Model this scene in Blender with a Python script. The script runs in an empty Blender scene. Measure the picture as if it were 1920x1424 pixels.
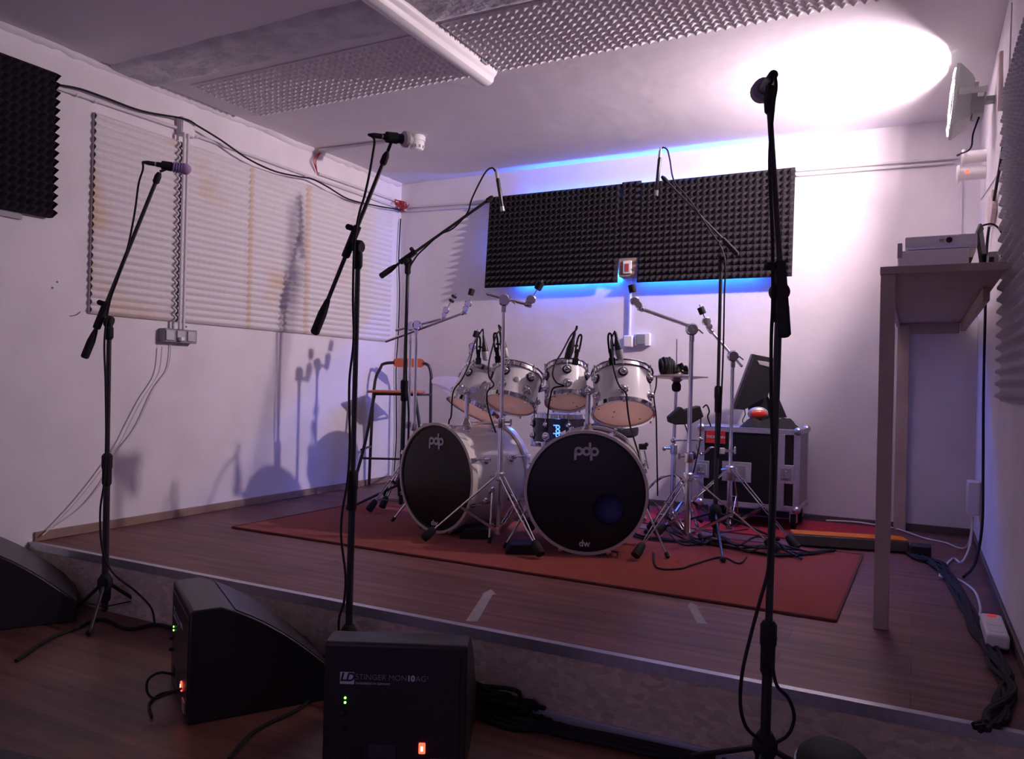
import bpy, bmesh, math, random
from mathutils import Vector, Matrix, noise
from math import sin, cos, pi, radians
random.seed(7)
sc = bpy.context.scene
col = sc.collection

# ---------------------------------------------------------------- camera
F_PX, YAW, PITCH, ROLL, HC = 1455.8, .481, .0038, .0235, .7994
_f = Vector((-sin(YAW)*cos(PITCH), cos(YAW)*cos(PITCH), sin(PITCH)))
_r = Vector((cos(YAW), sin(YAW), 0)); _u = _r.cross(_f)
CR = _r*cos(ROLL)+_u*sin(ROLL); CU = -_r*sin(ROLL)+_u*cos(ROLL); CW = _f
CAM = Vector((0, 0, HC))
cd = bpy.data.cameras.new('camera'); cam = bpy.data.objects.new('camera', cd); col.objects.link(cam)
cd.sensor_width = 36; cd.lens = F_PX/1920*36; cd.clip_start = .02
cam.matrix_world = Matrix(((CR.x, CU.x, -CW.x, 0), (CR.y, CU.y, -CW.y, 0), (CR.z, CU.z, -CW.z, HC), (0, 0, 0, 1)))
sc.camera = cam

# room: left wall x=-XL, right wall x=XR, back wall y=YB, stage edge y=YS, stage top z=0, ceiling z=H, hall floor z=ZF
XL, XR, YB, YS, H, ZF = 3.657, .2918, 5.038, 2.179, 2.35, -.23
YF = -1.6

# ---------------------------------------------------------------- world, lights, exposure
wd = bpy.data.worlds.new('world'); sc.world = wd; wd.use_nodes = True
bg = wd.node_tree.nodes['Background']; bg.inputs[0].default_value = (.60, .41, .88, 1); bg.inputs[1].default_value = .41
vs = sc.view_settings
vs.view_transform = 'Standard'; vs.look = 'None'; vs.gamma = 1; vs.use_curve_mapping = False; vs.exposure = .12
sc.cycles.use_denoising = True
sc.cycles.max_bounces = 8
FLOOD = Vector((.158, 4.10, 2.135)); FLOOD_TILT = radians(5)
fd = bpy.data.lights.new('flood_emitter', 'AREA'); fd.shape = 'RECTANGLE'; fd.size = .07; fd.size_y = .07
fd.energy = 49; fd.color = (1, .785, .875); fd.spread = radians(151)
flood = bpy.data.objects.new('flood_emitter', fd); col.objects.link(flood)
# emission along -Z of the light -> world -X, tilted up
_d = Vector((-cos(FLOOD_TILT), .12, sin(FLOOD_TILT)))
flood.location = FLOOD; flood.rotation_euler = _d.to_track_quat('-Z', 'Y').to_euler()

# ---------------------------------------------------------------- helpers
def V(px, py, d):
    "world point seen at pixel px,py of the photograph at distance d along the camera axis"
    return CAM + (CW + CR*((px-960)/F_PX) - CU*((py-712)/F_PX))*d
def ray(px, py): return CW + CR*((px-960)/F_PX) - CU*((py-712)/F_PX)
def onz(px, py, z=0.): k = ray(px, py); return CAM + k*((z-HC)/k.z)
def onx(px, py, x=-XL): k = ray(px, py); return CAM + k*(x/k.x)
def ony(px, py, y=YB): k = ray(px, py); return CAM + k*(y/k.y)

def ortho(a):
    a = Vector(a).normalized(); t = Vector((0, 0, 1)) if abs(a.z) < .9 else Vector((1, 0, 0))
    e1 = a.cross(t).normalized(); return e1, a.cross(e1).normalized(), a
def catmull(P, n=6):
    P = [Vector(p) for p in P]
    if len(P) < 3: return P
    out = []
    for i in range(len(P)-1):
        p0 = P[max(i-1, 0)]; p1 = P[i]; p2 = P[i+1]; p3 = P[min(i+2, len(P)-1)]
        for k in range(n):
            t = k/n
            out.append(.5*((2*p1)+(p2-p0)*t+(2*p0-5*p1+4*p2-p3)*t*t+(3*p1-p0-3*p2+p3)*t**3))
    out.append(P[-1]); return out

class MB:
    def __init__(s): s.v = []; s.f = []
    def _add(s, vs_, fs): o = len(s.v); s.v += [Vector(p) for p in vs_]; s.f += [tuple(i+o for i in q) for q in fs]; return s
    def abox(s, x0, x1, y0, y1, z0, z1):
        return s._add([(x, y, z) for x in (x0, x1) for y in (y0, y1) for z in (z0, z1)],
                      [(0, 1, 3, 2), (4, 6, 7, 5), (0, 4, 5, 1), (2, 3, 7, 6), (0, 2, 6, 4), (1, 5, 7, 3)])
    def obox(s, c, a, b, d):
        c, a, b, d = map(Vector, (c, a, b, d))
        return s._add([c+i*a+j*b+k*d for i in (-1, 1) for j in (-1, 1) for k in (-1, 1)],
                      [(0, 1, 3, 2), (4, 6, 7, 5), (0, 4, 5, 1), (2, 3, 7, 6), (0, 2, 6, 4), (1, 5, 7, 3)])
    def bar(s, p, q, w, t, up=(0, 0, 1)):
        "rectangular bar from p to q, w wide (across up), t thick"
        p = Vector(p); q = Vector(q); a = (q-p); n = a.normalized(); x = n.cross(Vector(up))
        if x.length < 1e-3: x = n.cross(Vector((1, 0, 0)))
        x.normalize(); y = x.cross(n).normalized()
        return s.obox((p+q)/2, a/2, x*w/2, y*t/2)
    def rings(s, rs, cap=(True, True), closed=False):
        n = len(rs[0]); o = len(s.v); fs = []
        for r_ in rs: s.v += [Vector(p) for p in r_]
        m = len(rs)
        for i in range(m if closed else m-1):
            for j in range(n):
                a = o+i*n+j; b = o+i*n+(j+1) % n; c = o+((i+1) % m)*n+(j+1) % n; d = o+((i+1) % m)*n+j
                fs.append((a, b, c, d))
        if not closed:
            if cap[0]: fs.append(tuple(o+j for j in reversed(range(n))))
            if cap[1]: fs.append(tuple(o+(m-1)*n+j for j in range(n)))
        s.f += fs; return s
    def lathe(s, c, axis, prof, seg=24, cap=(True, True), closed=False):
        e1, e2, a = ortho(axis); c = Vector(c)
        return s.rings([[c+a*h+(e1*cos(2*pi*k/seg)+e2*sin(2*pi*k/seg))*max(r_, 1e-5) for k in range(seg)] for r_, h in prof], cap, closed)
    def cyl(s, p, q, r1, r2=None, seg=12):
        p = Vector(p); q = Vector(q); L = (q-p).length
        return s.lathe(p, q-p, [(r1, 0), (r2 if r2 is not None else r1, L)], seg)
    def rod(s, p, q, r, seg=12, e=.15):
        "cylinder with softened ends"
        p = Vector(p); q = Vector(q); L = (q-p).length; b = min(r*.5, L*.3)
        return s.lathe(p, q-p, [(r-b, 0), (r, b), (r, L-b), (r-b, L)], seg)
    def tube(s, pts, r, seg=7, n=6):
        P = catmull(pts, n); rs = []; e1 = None
        for i, p in enumerate(P):
            t = (P[min(i+1, len(P)-1)]-P[max(i-1, 0)])
            if t.length < 1e-7: t = Vector((0, 0, 1))
            t.normalize()
            if e1 is None: e1 = ortho(t)[0]
            e1 = (e1-t*e1.dot(t))
            if e1.length < 1e-5: e1 = ortho(t)[0]
            e1.normalize(); e2 = t.cross(e1)
            rs.append([p+(e1*cos(2*pi*k/seg)+e2*sin(2*pi*k/seg))*r for k in range(seg)])
        return s.rings(rs)
    def torus(s, c, axis, R, r, seg=40, k=8, sq=1.):
        e1, e2, a = ortho(axis); c = Vector(c)
        return s.rings([[c+(e1*cos(t)+e2*sin(t))*(R+r*cos(2*pi*j/k))+a*r*sq*sin(2*pi*j/k) for j in range(k)] for t in [2*pi*i/seg for i in range(seg)]], closed=True)
    def sph(s, c, r, sx=(1, 1, 1), seg=16, rows=10, axes=None):
        ax = axes or (Vector((1, 0, 0)), Vector((0, 1, 0)), Vector((0, 0, 1))); c = Vector(c)
        return s.rings([[c+ax[0]*r*sx[0]*max(sin(p), 1e-4)*cos(2*pi*k/seg)+ax[1]*r*sx[1]*max(sin(p), 1e-4)*sin(2*pi*k/seg)-ax[2]*r*sx[2]*cos(p) for k in range(seg)]
                        for p in [pi*i/rows for i in range(rows+1)]])
    def prism(s, poly, vec):
        vec = Vector(vec); return s.rings([[Vector(p) for p in poly], [Vector(p)+vec for p in poly]])
    def grid(s, nu, nv, fn):
        o = len(s.v)
        for i in range(nu+1):
            for j in range(nv+1): s.v.append(Vector(fn(i/nu, j/nv)))
        for i in range(nu):
            for j in range(nv):
                a = o+i*(nv+1)+j; s.f.append((a, a+nv+1, a+nv+2, a+1))
        return s
    def build(s, name, mat, parent=None, bevel=0, smooth=True, angle=38, flat=False):
        me = bpy.data.meshes.new(name)
        if parent is not None: off = parent['_w']; off = Vector(off)
        else:
            lo = [min(p[i] for p in s.v) for i in range(3)]; hi = [max(p[i] for p in s.v) for i in range(3)]
            off = Vector(((lo[0]+hi[0])/2, (lo[1]+hi[1])/2, lo[2]))
        me.from_pydata([tuple(p-off) for p in s.v], [], s.f); me.update()
        bm = bmesh.new(); bm.from_mesh(me); bmesh.ops.recalc_face_normals(bm, faces=bm.faces); bm.to_mesh(me); bm.free()
        if not flat:
            me.shade_smooth(); me.set_sharp_from_angle(angle=radians(angle))
        me.materials.append(mat)
        o = bpy.data.objects.new(name, me); col.objects.link(o)
        if parent is not None: o.parent = parent; o['_w'] = tuple(parent['_w'])
        else: o.location = off; o['_w'] = tuple(off)
        if bevel:
            m = o.modifiers.new('bevel', 'BEVEL'); m.width = bevel; m.segments = 2; m.limit_method = 'ANGLE'; m.angle_limit = radians(40)
        return o
def tag(o, label=None, cat=None, group=None, kind=None):
    if label: o['label'] = label
    if cat: o['category'] = cat
    if group: o['group'] = group
    if kind: o['kind'] = kind
    return o
def thing(name, label, cat, loc, group=None):
    o = bpy.data.objects.new(name, None); o.empty_display_size = .05; col.objects.link(o)
    o.location = loc; o['_w'] = tuple(loc); return tag(o, label, cat, group)
def struct(o): o['kind'] = 'structure'; return o
def text_mesh(body, size, origin, right, up, out, depth=.0008, shear=0., bold=0., cx=True):
    "returns an MB of flat raised lettering"
    cu = bpy.data.curves.new('lettering', 'FONT'); cu.body = body; cu.size = size; cu.shear = shear; cu.offset = bold
    cu.extrude = depth; cu.align_x = 'CENTER' if cx else 'LEFT'; cu.align_y = 'CENTER'
    o = bpy.data.objects.new('lettering', cu); col.objects.link(o)
    dg = bpy.context.evaluated_depsgraph_get(); me = o.evaluated_get(dg).to_mesh()
    mb = MB(); R_, U_, O_ = Vector(right).normalized(), Vector(up).normalized(), Vector(out).normalized(); og = Vector(origin)
    mb._add([og+R_*v.co.x+U_*v.co.y+O_*(v.co.z+depth) for v in me.vertices], [tuple(p.vertices) for p in me.polygons])
    bpy.data.objects.remove(o); bpy.data.curves.remove(cu)
    return mb

# ---------------------------------------------------------------- materials
def mat(name, c, rough=.6, metal=0., spec=.5, coat=0., noise_=None, bump=None, emit=None, es=0., trans=0., alpha=1., sheen=0.):
    m = bpy.data.materials.new(name); m.use_nodes = True; nt = m.node_tree; N = nt.nodes; L = nt.links
    b = N['Principled BSDF']
    b.inputs['Base Color'].default_value = (*c, 1); b.inputs['Roughness'].default_value = rough
    b.inputs['Metallic'].default_value = metal; b.inputs['Specular IOR Level'].default_value = spec
    b.inputs['Coat Weight'].default_value = coat; b.inputs['Transmission Weight'].default_value = trans
    b.inputs['Alpha'].default_value = alpha; b.inputs['Sheen Weight'].default_value = sheen
    if emit: b.inputs['Emission Color'].default_value = (*emit, 1); b.inputs['Emission Strength'].default_value = es
    tc = N.new('ShaderNodeTexCoord')
    if noise_:   # (scale, colour2, low, high)
        n = N.new('ShaderNodeTexNoise'); n.inputs['Scale'].default_value = noise_[0]; n.inputs['Detail'].default_value = 6
        cr = N.new('ShaderNodeValToRGB'); cr.color_ramp.elements[0].position = noise_[2]; cr.color_ramp.elements[1].position = noise_[3]
        cr.color_ramp.elements[0].color = (*noise_[1], 1); cr.color_ramp.elements[1].color = (*c, 1)
        L.new(tc.outputs['Object'], n.inputs['Vector']); L.new(n.outputs['Fac'], cr.inputs['Fac']); L.new(cr.outputs[0], b.inputs['Base Color'])
    if bump:     # (scale, strength, distance)
        n2 = N.new('ShaderNodeTexNoise'); n2.inputs['Scale'].default_value = bump[0]; n2.inputs['Detail'].default_value = 5
        bp = N.new('ShaderNodeBump'); bp.inputs['Strength'].default_value = bump[1]; bp.inputs['Distance'].default_value = bump[2]
        L.new(tc.outputs['Object'], n2.inputs['Vector']); L.new(n2.outputs['Fac'], bp.inputs['Height']); L.new(bp.outputs[0], b.inputs['Normal'])
    return m
def planks(name, c1, c2, c3, w=.13, l=.95, rough=.38, rot=0.):
    m = bpy.data.materials.new(name); m.use_nodes = True; nt = m.node_tree; N = nt.nodes; L = nt.links; b = N['Principled BSDF']
    g = N.new('ShaderNodeNewGeometry'); mp = N.new('ShaderNodeMapping'); mp.inputs['Rotation'].default_value[2] = rot
    L.new(g.outputs['Position'], mp.inputs['Vector'])
    br = N.new('ShaderNodeTexBrick'); br.inputs['Scale'].default_value = 1; br.inputs['Brick Width'].default_value = l; br.inputs['Row Height'].default_value = w
    br.inputs['Mortar Size'].default_value = .0014; br.inputs['Mortar'].default_value = (*[x*.35 for x in c1], 1)
    br.inputs['Color1'].default_value = (*c1, 1); br.inputs['Color2'].default_value = (*c2, 1); br.offset = .37
    L.new(mp.outputs[0], br.inputs['Vector'])
    m2 = N.new('ShaderNodeMapping'); m2.inputs['Scale'].default_value = (1.5, 26, 1); L.new(mp.outputs[0], m2.inputs['Vector'])
    n = N.new('ShaderNodeTexNoise'); n.inputs['Scale'].default_value = 1; n.inputs['Detail'].default_value = 7; n.inputs['Roughness'].default_value = .62; L.new(m2.outputs[0], n.inputs['Vector'])
    cr = N.new('ShaderNodeValToRGB'); cr.color_ramp.elements[0].position = .35; cr.color_ramp.elements[1].position = .68
    cr.color_ramp.elements[0].color = (*c3, 1); cr.color_ramp.elements[1].color = (1, 1, 1, 1); L.new(n.outputs['Fac'], cr.inputs['Fac'])
    mx = N.new('ShaderNodeMix'); mx.data_type = 'RGBA'; mx.blend_type = 'MULTIPLY'; mx.inputs[0].default_value = .85
    L.new(br.outputs['Color'], mx.inputs[6]); L.new(cr.outputs[0], mx.inputs[7]); L.new(mx.outputs[2], b.inputs['Base Color'])
    b.inputs['Roughness'].default_value = rough; b.inputs['Specular IOR Level'].default_value = .35
    bp = N.new('ShaderNodeBump'); bp.inputs['Strength'].default_value = .25; bp.inputs['Distance'].default_value = .001
    L.new(n.outputs['Fac'], bp.inputs['Height']); L.new(bp.outputs[0], b.inputs['Normal'])
    return m
def osb(name):
    m = bpy.data.materials.new(name); m.use_nodes = True; nt = m.node_tree; N = nt.nodes; L = nt.links; b = N['Principled BSDF']
    tc = N.new('ShaderNodeTexCoord'); mp = N.new('ShaderNodeMapping'); mp.inputs['Scale'].default_value = (34, 34, 60)
    L.new(tc.outputs['Object'], mp.inputs['Vector'])
    nz = N.new('ShaderNodeTexNoise'); nz.inputs['Scale'].default_value = .7; L.new(mp.outputs[0], nz.inputs['Vector'])
    ad = N.new('ShaderNodeVectorMath'); ad.operation = 'ADD'; L.new(mp.outputs[0], ad.inputs[0]); L.new(nz.outputs['Color'], ad.inputs[1])
    vo = N.new('ShaderNodeTexVoronoi'); vo.inputs['Scale'].default_value = 1.1; L.new(ad.outputs[0], vo.inputs['Vector'])
    cr = N.new('ShaderNodeValToRGB'); e = cr.color_ramp.elements; e[0].color = (.42, .35, .26, 1); e[1].color = (.68, .59, .46, 1)
    x = cr.color_ramp.elements.new(.5); x.color = (.54, .46, .35, 1)
    L.new(vo.outputs['Color'], cr.inputs['Fac']); L.new(cr.outputs[0], b.inputs['Base Color']); b.inputs['Roughness'].default_value = .75
    return m
def stained_foam(name, base, stain, x0, x1, edge):
    "foam with yellowed zones: noise patches plus a yellowed strip along one edge"
    m = bpy.data.materials.new(name); m.use_nodes = True; nt = m.node_tree; N = nt.nodes; L = nt.links; b = N['Principled BSDF']
    b.inputs['Roughness'].default_value = .95; b.inputs['Specular IOR Level'].default_value = .1
    g = N.new('ShaderNodeNewGeometry'); n = N.new('ShaderNodeTexNoise'); n.inputs['Scale'].default_value = 2.1; n.inputs['Detail'].default_value = 3
    L.new(g.outputs['Position'], n.inputs['Vector'])
    cr = N.new('ShaderNodeValToRGB'); cr.color_ramp.elements[0].position = x1; cr.color_ramp.elements[1].position = x0
    cr.color_ramp.elements[0].color = (.6, .6, .6, 1); cr.color_ramp.elements[1].color = (0, 0, 0, 1)
    L.new(n.outputs['Fac'], cr.inputs['Fac'])
    sx = N.new('ShaderNodeSeparateXYZ'); L.new(g.outputs['Position'], sx.inputs[0])
    sb = N.new('ShaderNodeMath'); sb.operation = 'SUBTRACT'; sb.inputs[1].default_value = edge; L.new(sx.outputs['Y'], sb.inputs[0])
    ab = N.new('ShaderNodeMath'); ab.operation = 'ABSOLUTE'; L.new(sb.outputs[0], ab.inputs[0])
    lt = N.new('ShaderNodeMath'); lt.operation = 'LESS_THAN'; lt.inputs[1].default_value = .035; L.new(ab.outputs[0], lt.inputs[0])
    mu = N.new('ShaderNodeMath'); mu.operation = 'MULTIPLY'; mu.inputs[1].default_value = .55; L.new(lt.outputs[0], mu.inputs[0])
    mxm = N.new('ShaderNodeMath'); mxm.operation = 'MAXIMUM'; L.new(cr.outputs[0], mxm.inputs[0]); L.new(mu.outputs[0], mxm.inputs[1])
    mx = N.new('ShaderNodeMix'); mx.data_type = 'RGBA'; mx.inputs[6].default_value = (*base, 1); mx.inputs[7].default_value = (*stain, 1)
    L.new(mxm.outputs[0], mx.inputs[0]); L.new(mx.outputs[2], b.inputs['Base Color'])
    return m

M = {}
M['wall'] = mat('wall_paint', (.80, .77, .78), .85, spec=.2, noise_=(3, (.72, .69, .70), .3, .62), bump=(9, .35, .01))
M['ceil'] = mat('ceiling_paint', (.80, .775, .80), .88, spec=.2, noise_=(1.4, (.72, .695, .72), .3, .65), bump=(6, .3, .012))
M['beam'] = mat('rough_concrete', (.68, .66, .70), .9, spec=.2, noise_=(7, (.52, .51, .55), .35, .6), bump=(14, .9, .02))
M['laminate'] = planks('stage_laminate', (.23, .095, .078), (.17, .068, .058), (.34, .29, .29), rough=.5)
M['lamfloor'] = planks('hall_laminate', (.20, .085, .055), (.125, .055, .04), (.4, .38, .38), rot=.0)
M['osb'] = osb('oriented_strand_board')
M['alu'] = mat('brushed_aluminium', (.55, .56, .60), .38, .85, noise_=(60, (.45, .46, .5), .3, .7))
M['trimplastic'] = mat('grey_trim', (.42, .44, .50), .5)
M['skirt'] = mat('wood_skirting', (.30, .20, .15), .6, noise_=(20, (.24, .16, .12), .3, .7))
M['skirtdark'] = mat('dark_skirting', (.10, .07, .065), .6)
M['rug'] = mat('orange_carpet', (.27, .038, .018), .97, spec=.1, noise_=(160, (.18, .024, .011), .3, .7), bump=(420, .6, .003), sheen=.15)
M['rugedge'] = mat('carpet_binding', (.12, .03, .025), .95)
M['redrug'] = mat('magenta_carpet', (.30, .03, .05), .97, spec=.1, bump=(300, .5, .003))
M['greycarpet'] = mat('grey_carpet', (.115, .12, .115), .97, spec=.1, noise_=(200, (.07, .075, .07), .3, .7), bump=(300, .6, .003))
M['charcoal'] = mat('charcoal_foam', (.030, .026, .030), .92, spec=.15, noise_=(50, (.022, .019, .022), .3, .7))
M['whitefoam'] = mat('white_foam', (.80, .77, .78), .95, spec=.1, noise_=(2.3, (.70, .62, .55), .25, .42))
M['greyfoam'] = mat('pale_grey_foam', (.52, .50, .53), .95, spec=.1)
M['black'] = mat('black_paint', (.014, .013, .014), .42)
M['blackmetal'] = mat('black_powder_coat', (.020, .018, .020), .36, spec=.5)
M['rubber'] = mat('black_rubber', (.016, .015, .016), .75, spec=.3)
M['cable'] = mat('black_cable', (.011, .010, .011), .7, spec=.3)
M['whitecable'] = mat('white_cable', (.62, .60, .58), .55)
M['redwire'] = mat('red_wire', (.38, .03, .03), .5)
M['chrome'] = mat('chrome', (.70, .70, .73), .07, 1.)
M['chromedull'] = mat('satin_chrome', (.62, .62, .64), .28, 1.)
M['drumwhite'] = mat('white_drum_lacquer', (.78, .77, .74), .16, coat=.6)
M['ivory'] = mat('ivory_hoop', (.60, .57, .50), .3, coat=.4)
M['blackhead'] = mat('black_drum_head', (.010, .008, .009), .22, spec=.35)
M['whitehead'] = mat('coated_head', (.72, .70, .68), .6)
M['peach'] = mat('peach_drum_head', (.95, .64, .52), .30, noise_=(11, (.80, .50, .40), .25, .45))
def translucent(m, c, f):
    nt = m.node_tree; N = nt.nodes; L = nt.links; b = N['Principled BSDF']; o = [n for n in N if n.type == 'OUTPUT_MATERIAL'][0]
    tr = N.new('ShaderNodeBsdfTranslucent'); tr.inputs['Color'].default_value = (*c, 1); mx = N.new('ShaderNodeMixShader'); mx.inputs[0].default_value = f
    L.new(b.outputs[0], mx.inputs[1]); L.new(tr.outputs[0], mx.inputs[2]); L.new(mx.outputs[0], o.inputs['Surface'])
M['tomtop'] = mat('clear_coated_head', (.85, .83, .80), .5)
translucent(M['tomtop'], (1., .93, .85), .72)
translucent(M['peach'], (1., .70, .56), .6)
M['spot'] = mat('dark_spot', (.16, .05, .035), .6)
M['snare'] = mat('smoked_snare_shell', (.018, .016, .024), .22, coat=.2)
M['logo'] = mat('white_print', (.55, .56, .62), .5)
M['logodim'] = mat('grey_print', (.26, .27, .31), .5)
M['blueglow'] = mat('logo_painted_glow', (.3, .5, .9), .4, emit=(.10, .35, 1.), es=1.3)  # snare logo print, no lamp: its blue glow is put in as emission
M['navy'] = mat('navy_blanket', (.16, .17, .46), .9, noise_=(9, (.10, .10, .30), .35, .6))
M['silver'] = mat('silver_paint', (.42, .41, .40), .4, .5)
M['orangeply'] = mat('orange_plywood', (.55, .13, .05), .45, noise_=(14, (.44, .10, .04), .3, .7))
M['whiteplastic'] = mat('white_plastic', (.78, .77, .75), .4)
M['devwhite'] = mat('bright_white_plastic', (.92, .90, .88), .35)
M['greyplastic'] = mat('grey_plastic', (.25, .26, .28), .5)
M['conduit'] = mat('white_conduit', (.66, .63, .65), .5)
M['lampgrey'] = mat('lamp_housing', (.36, .38, .36), .5, .2)
M['reflector'] = mat('lamp_reflector', (.75, .75, .75), .5)
M['glasson'] = mat('lit_flood_diode', (1, 1, 1), .5, emit=(1, .95, .93), es=5)
M['wood'] = mat('pale_bar_wood', (.46, .36, .31), .6, noise_=(8, (.38, .295, .25), .3, .7))
M['led'] = mat('blue_led_tape', (.1, .3, 1), .5, emit=(.004, .11, 1.), es=370)
M['green'] = mat('green_diode', (.2, 1, .2), .5, emit=(.25, 1., .12), es=5)
M['redled'] = mat('red_rocker', (1, .05, .03), .4, emit=(1., .07, .035), es=3.2)
M['redhot'] = mat('red_rocker_core', (1, .5, .3), .4, emit=(1., .45, .2), es=5)
M['redlabel'] = mat('red_sticker', (.55, .02, .03), .5)
M['redgloss'] = mat('red_gloss', (.75, .05, .03), .25, coat=.5)
M['panelgrey'] = mat('dark_grey_print', (.035, .033, .04), .6)
M['casepanel'] = mat('black_case_panel', (.010, .009, .012), .6, spec=.25)
M['caseside'] = mat('case_side_panel', (.22, .18, .21), .5)
M['purpletape'] = mat('purple_tape', (.30, .20, .42), .6)
M['purplefoam'] = mat('lilac_windscreen', (.42, .27, .44), .9)
M['mauvefoam'] = mat('grey_lilac_windscreen', (.24, .20, .30), .9)
M['whitefelt'] = mat('pale_windscreen', (.70, .66, .60), .8)
M['tape'] = mat('clear_tape', (.75, .72, .75), .22, alpha=.35, noise_=(26, (.5, .48, .5), .3, .6))
M['cardboard'] = mat('brown_box', (.28, .19, .16), .8)
M['cymbal'] = mat('worn_cymbal', (.62, .50, .42), .32, .9)
M['clearcym'] = mat('pale_cymbal', (.72, .60, .56), .35, .6)
M['brick'] = mat('exposed_plaster', (.58, .48, .46), .9, bump=(30, .8, .01))
M['orangetop'] = mat('bright_orange_carpet', (.62, .17, .03), .95, spec=.1, noise_=(120, (.5, .12, .02), .3, .7))
M['plankside'] = mat('dirty_batten', (.11, .10, .085), .9)
M['bluetape'] = mat('blue_band', (.03, .10, .45), .5)

# ---------------------------------------------------------------- setting
struct(MB().abox(-XL, XR, YS, YB, -.02, 0).build('floor', M['laminate']))
fl = MB().abox(-XL, XR, YF, YS+.3, ZF-.05, ZF).build('floor', M['lamfloor']); struct(fl)
struct(MB().abox(-XL-.12, -XL, YF, YB+.12, ZF-.05, H+.1).build('wall_left', M['wall']))
struct(MB().abox(-XL, XR, YB, YB+.12, ZF-.05, H+.1).build('wall_back', M['wall']))
struct(MB().abox(XR, XR+.12, YF, YB+.12, ZF-.05, H+.1).build('wall_right', M['wall']))
struct(MB().abox(-XL, XR, YF, YB, H, H+.1).build('ceiling', M['ceil']))
# irregular plaster band across the ceiling
mb = MB()
def bandfn(u_, v_):
    x = -XL+.004+u_*(XL-.05); y = 2.50+v_*.30
    e = min(v_, 1-v_, .5)*2
    y += .018*noise.noise(Vector((x*5, v_*2, 1)))*(1 if v_ in (0, 1) else .3)
    z = H-.002-.014*min(1, e*5)-.005*noise.noise(Vector((x*6, y*9, 3)))
    return (x, y, z if 0 < v_ < 1 else H+.004)
mb.grid(160, 14, bandfn); struct(mb.build('trim_1', M['beam'], angle=60))
# ragged plaster lip where the ceiling meets the left wall
mb = MB(); random.seed(3)
N_ = 320; prev = None; ring = []
for i in range(N_+1):
    y = YF+i*(YB-YF-.02)/N_
    j = .028+.020*noise.noise(Vector((y*3, 0, 0)))+.012*noise.noise(Vector((y*17, 5, 0)))
    k = .024+.012*noise.noise(Vector((y*4, 9, 0)))+.007*noise.noise(Vector((y*21, 2, 0)))
    ring.append([(-XL-.01, y, H-j), (-XL+.006, y, H-j+.004), (-XL+k, y, H-.005), (-XL+k+.004, y, H+.01), (-XL-.01, y, H+.01)])
mb.rings(ring); struct(mb.build('trim_2', M['wall'], angle=70))
struct(MB().abox(-XL, -XL+.012, YS+.02, YB, 0, .045).build('baseboard_left', M['skirt'], bevel=.003))
struct(MB().abox(-XL+.012, XR, YB-.012, YB, 0, .042).build('baseboard_back', M['skirtdark'], bevel=.003))
struct(MB().abox(XR-.012, XR, YS+.02, YB-.012, 0, .042).build('baseboard_right', M['skirtdark'], bevel=.003))
# riser face, its metal edge and its bottom strip
struct(MB().abox(-XL, XR, YS-.0, YS+.018, ZF, -.02).build('trim_3', M['osb']))
struct(MB().abox(-XL, XR, YS-.004, YS+.022, -.001, .0035).abox(-XL, XR, YS-.004, YS-.001, -.030, -.001).build('trim_4', M['alu']))
mb = MB(); mb.abox(-2.0, XR, YS-.012, YS-.001, ZF, ZF+.028); struct(mb.build('trim_5', M['trimplastic'], bevel=.002))

# rugs
def slab(name, pts, z0, z1, m): return MB().prism([(x, y, z0) for x, y in pts], (0, 0, z1-z0)).build(name, m)
rugp = [(-3.17, 2.945), (-.235, 2.895), (-.22, 4.12), (-3.13, 4.20)]
t = thing('stage_rug', 'large orange carpet with dark bound edge under the drum kit', 'rug', (-1.7, 3.5, 0))
MB().prism([(x, y, .0005) for x, y in rugp], (0, 0, .007)).build('carpet', M['rug'], t)
mb = MB()
for i in range(4):
    a = Vector((*rugp[i], .005)); b = Vector((*rugp[(i+1) % 4], .005)); mb.tube([a, b], .0065, 8)
mb.build('bound_edge', M['rugedge'], t)
tag(MB().abox(-1.5, -.17, 4.35, YB-.02, .0005, .006).build('back_rug', M['redrug']), 'dark red carpet on the stage by the back wall, beneath the flight case', 'rug')
tag(slab('grey_carpet', [(-3.3, 1.05), (-1.05, 1.42), (-.9, .2), (-3.3, .0)], ZF+.0005, ZF+.008, M['greycarpet']), 'grey carpet on the hall floor, bottom left', 'carpet')

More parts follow.
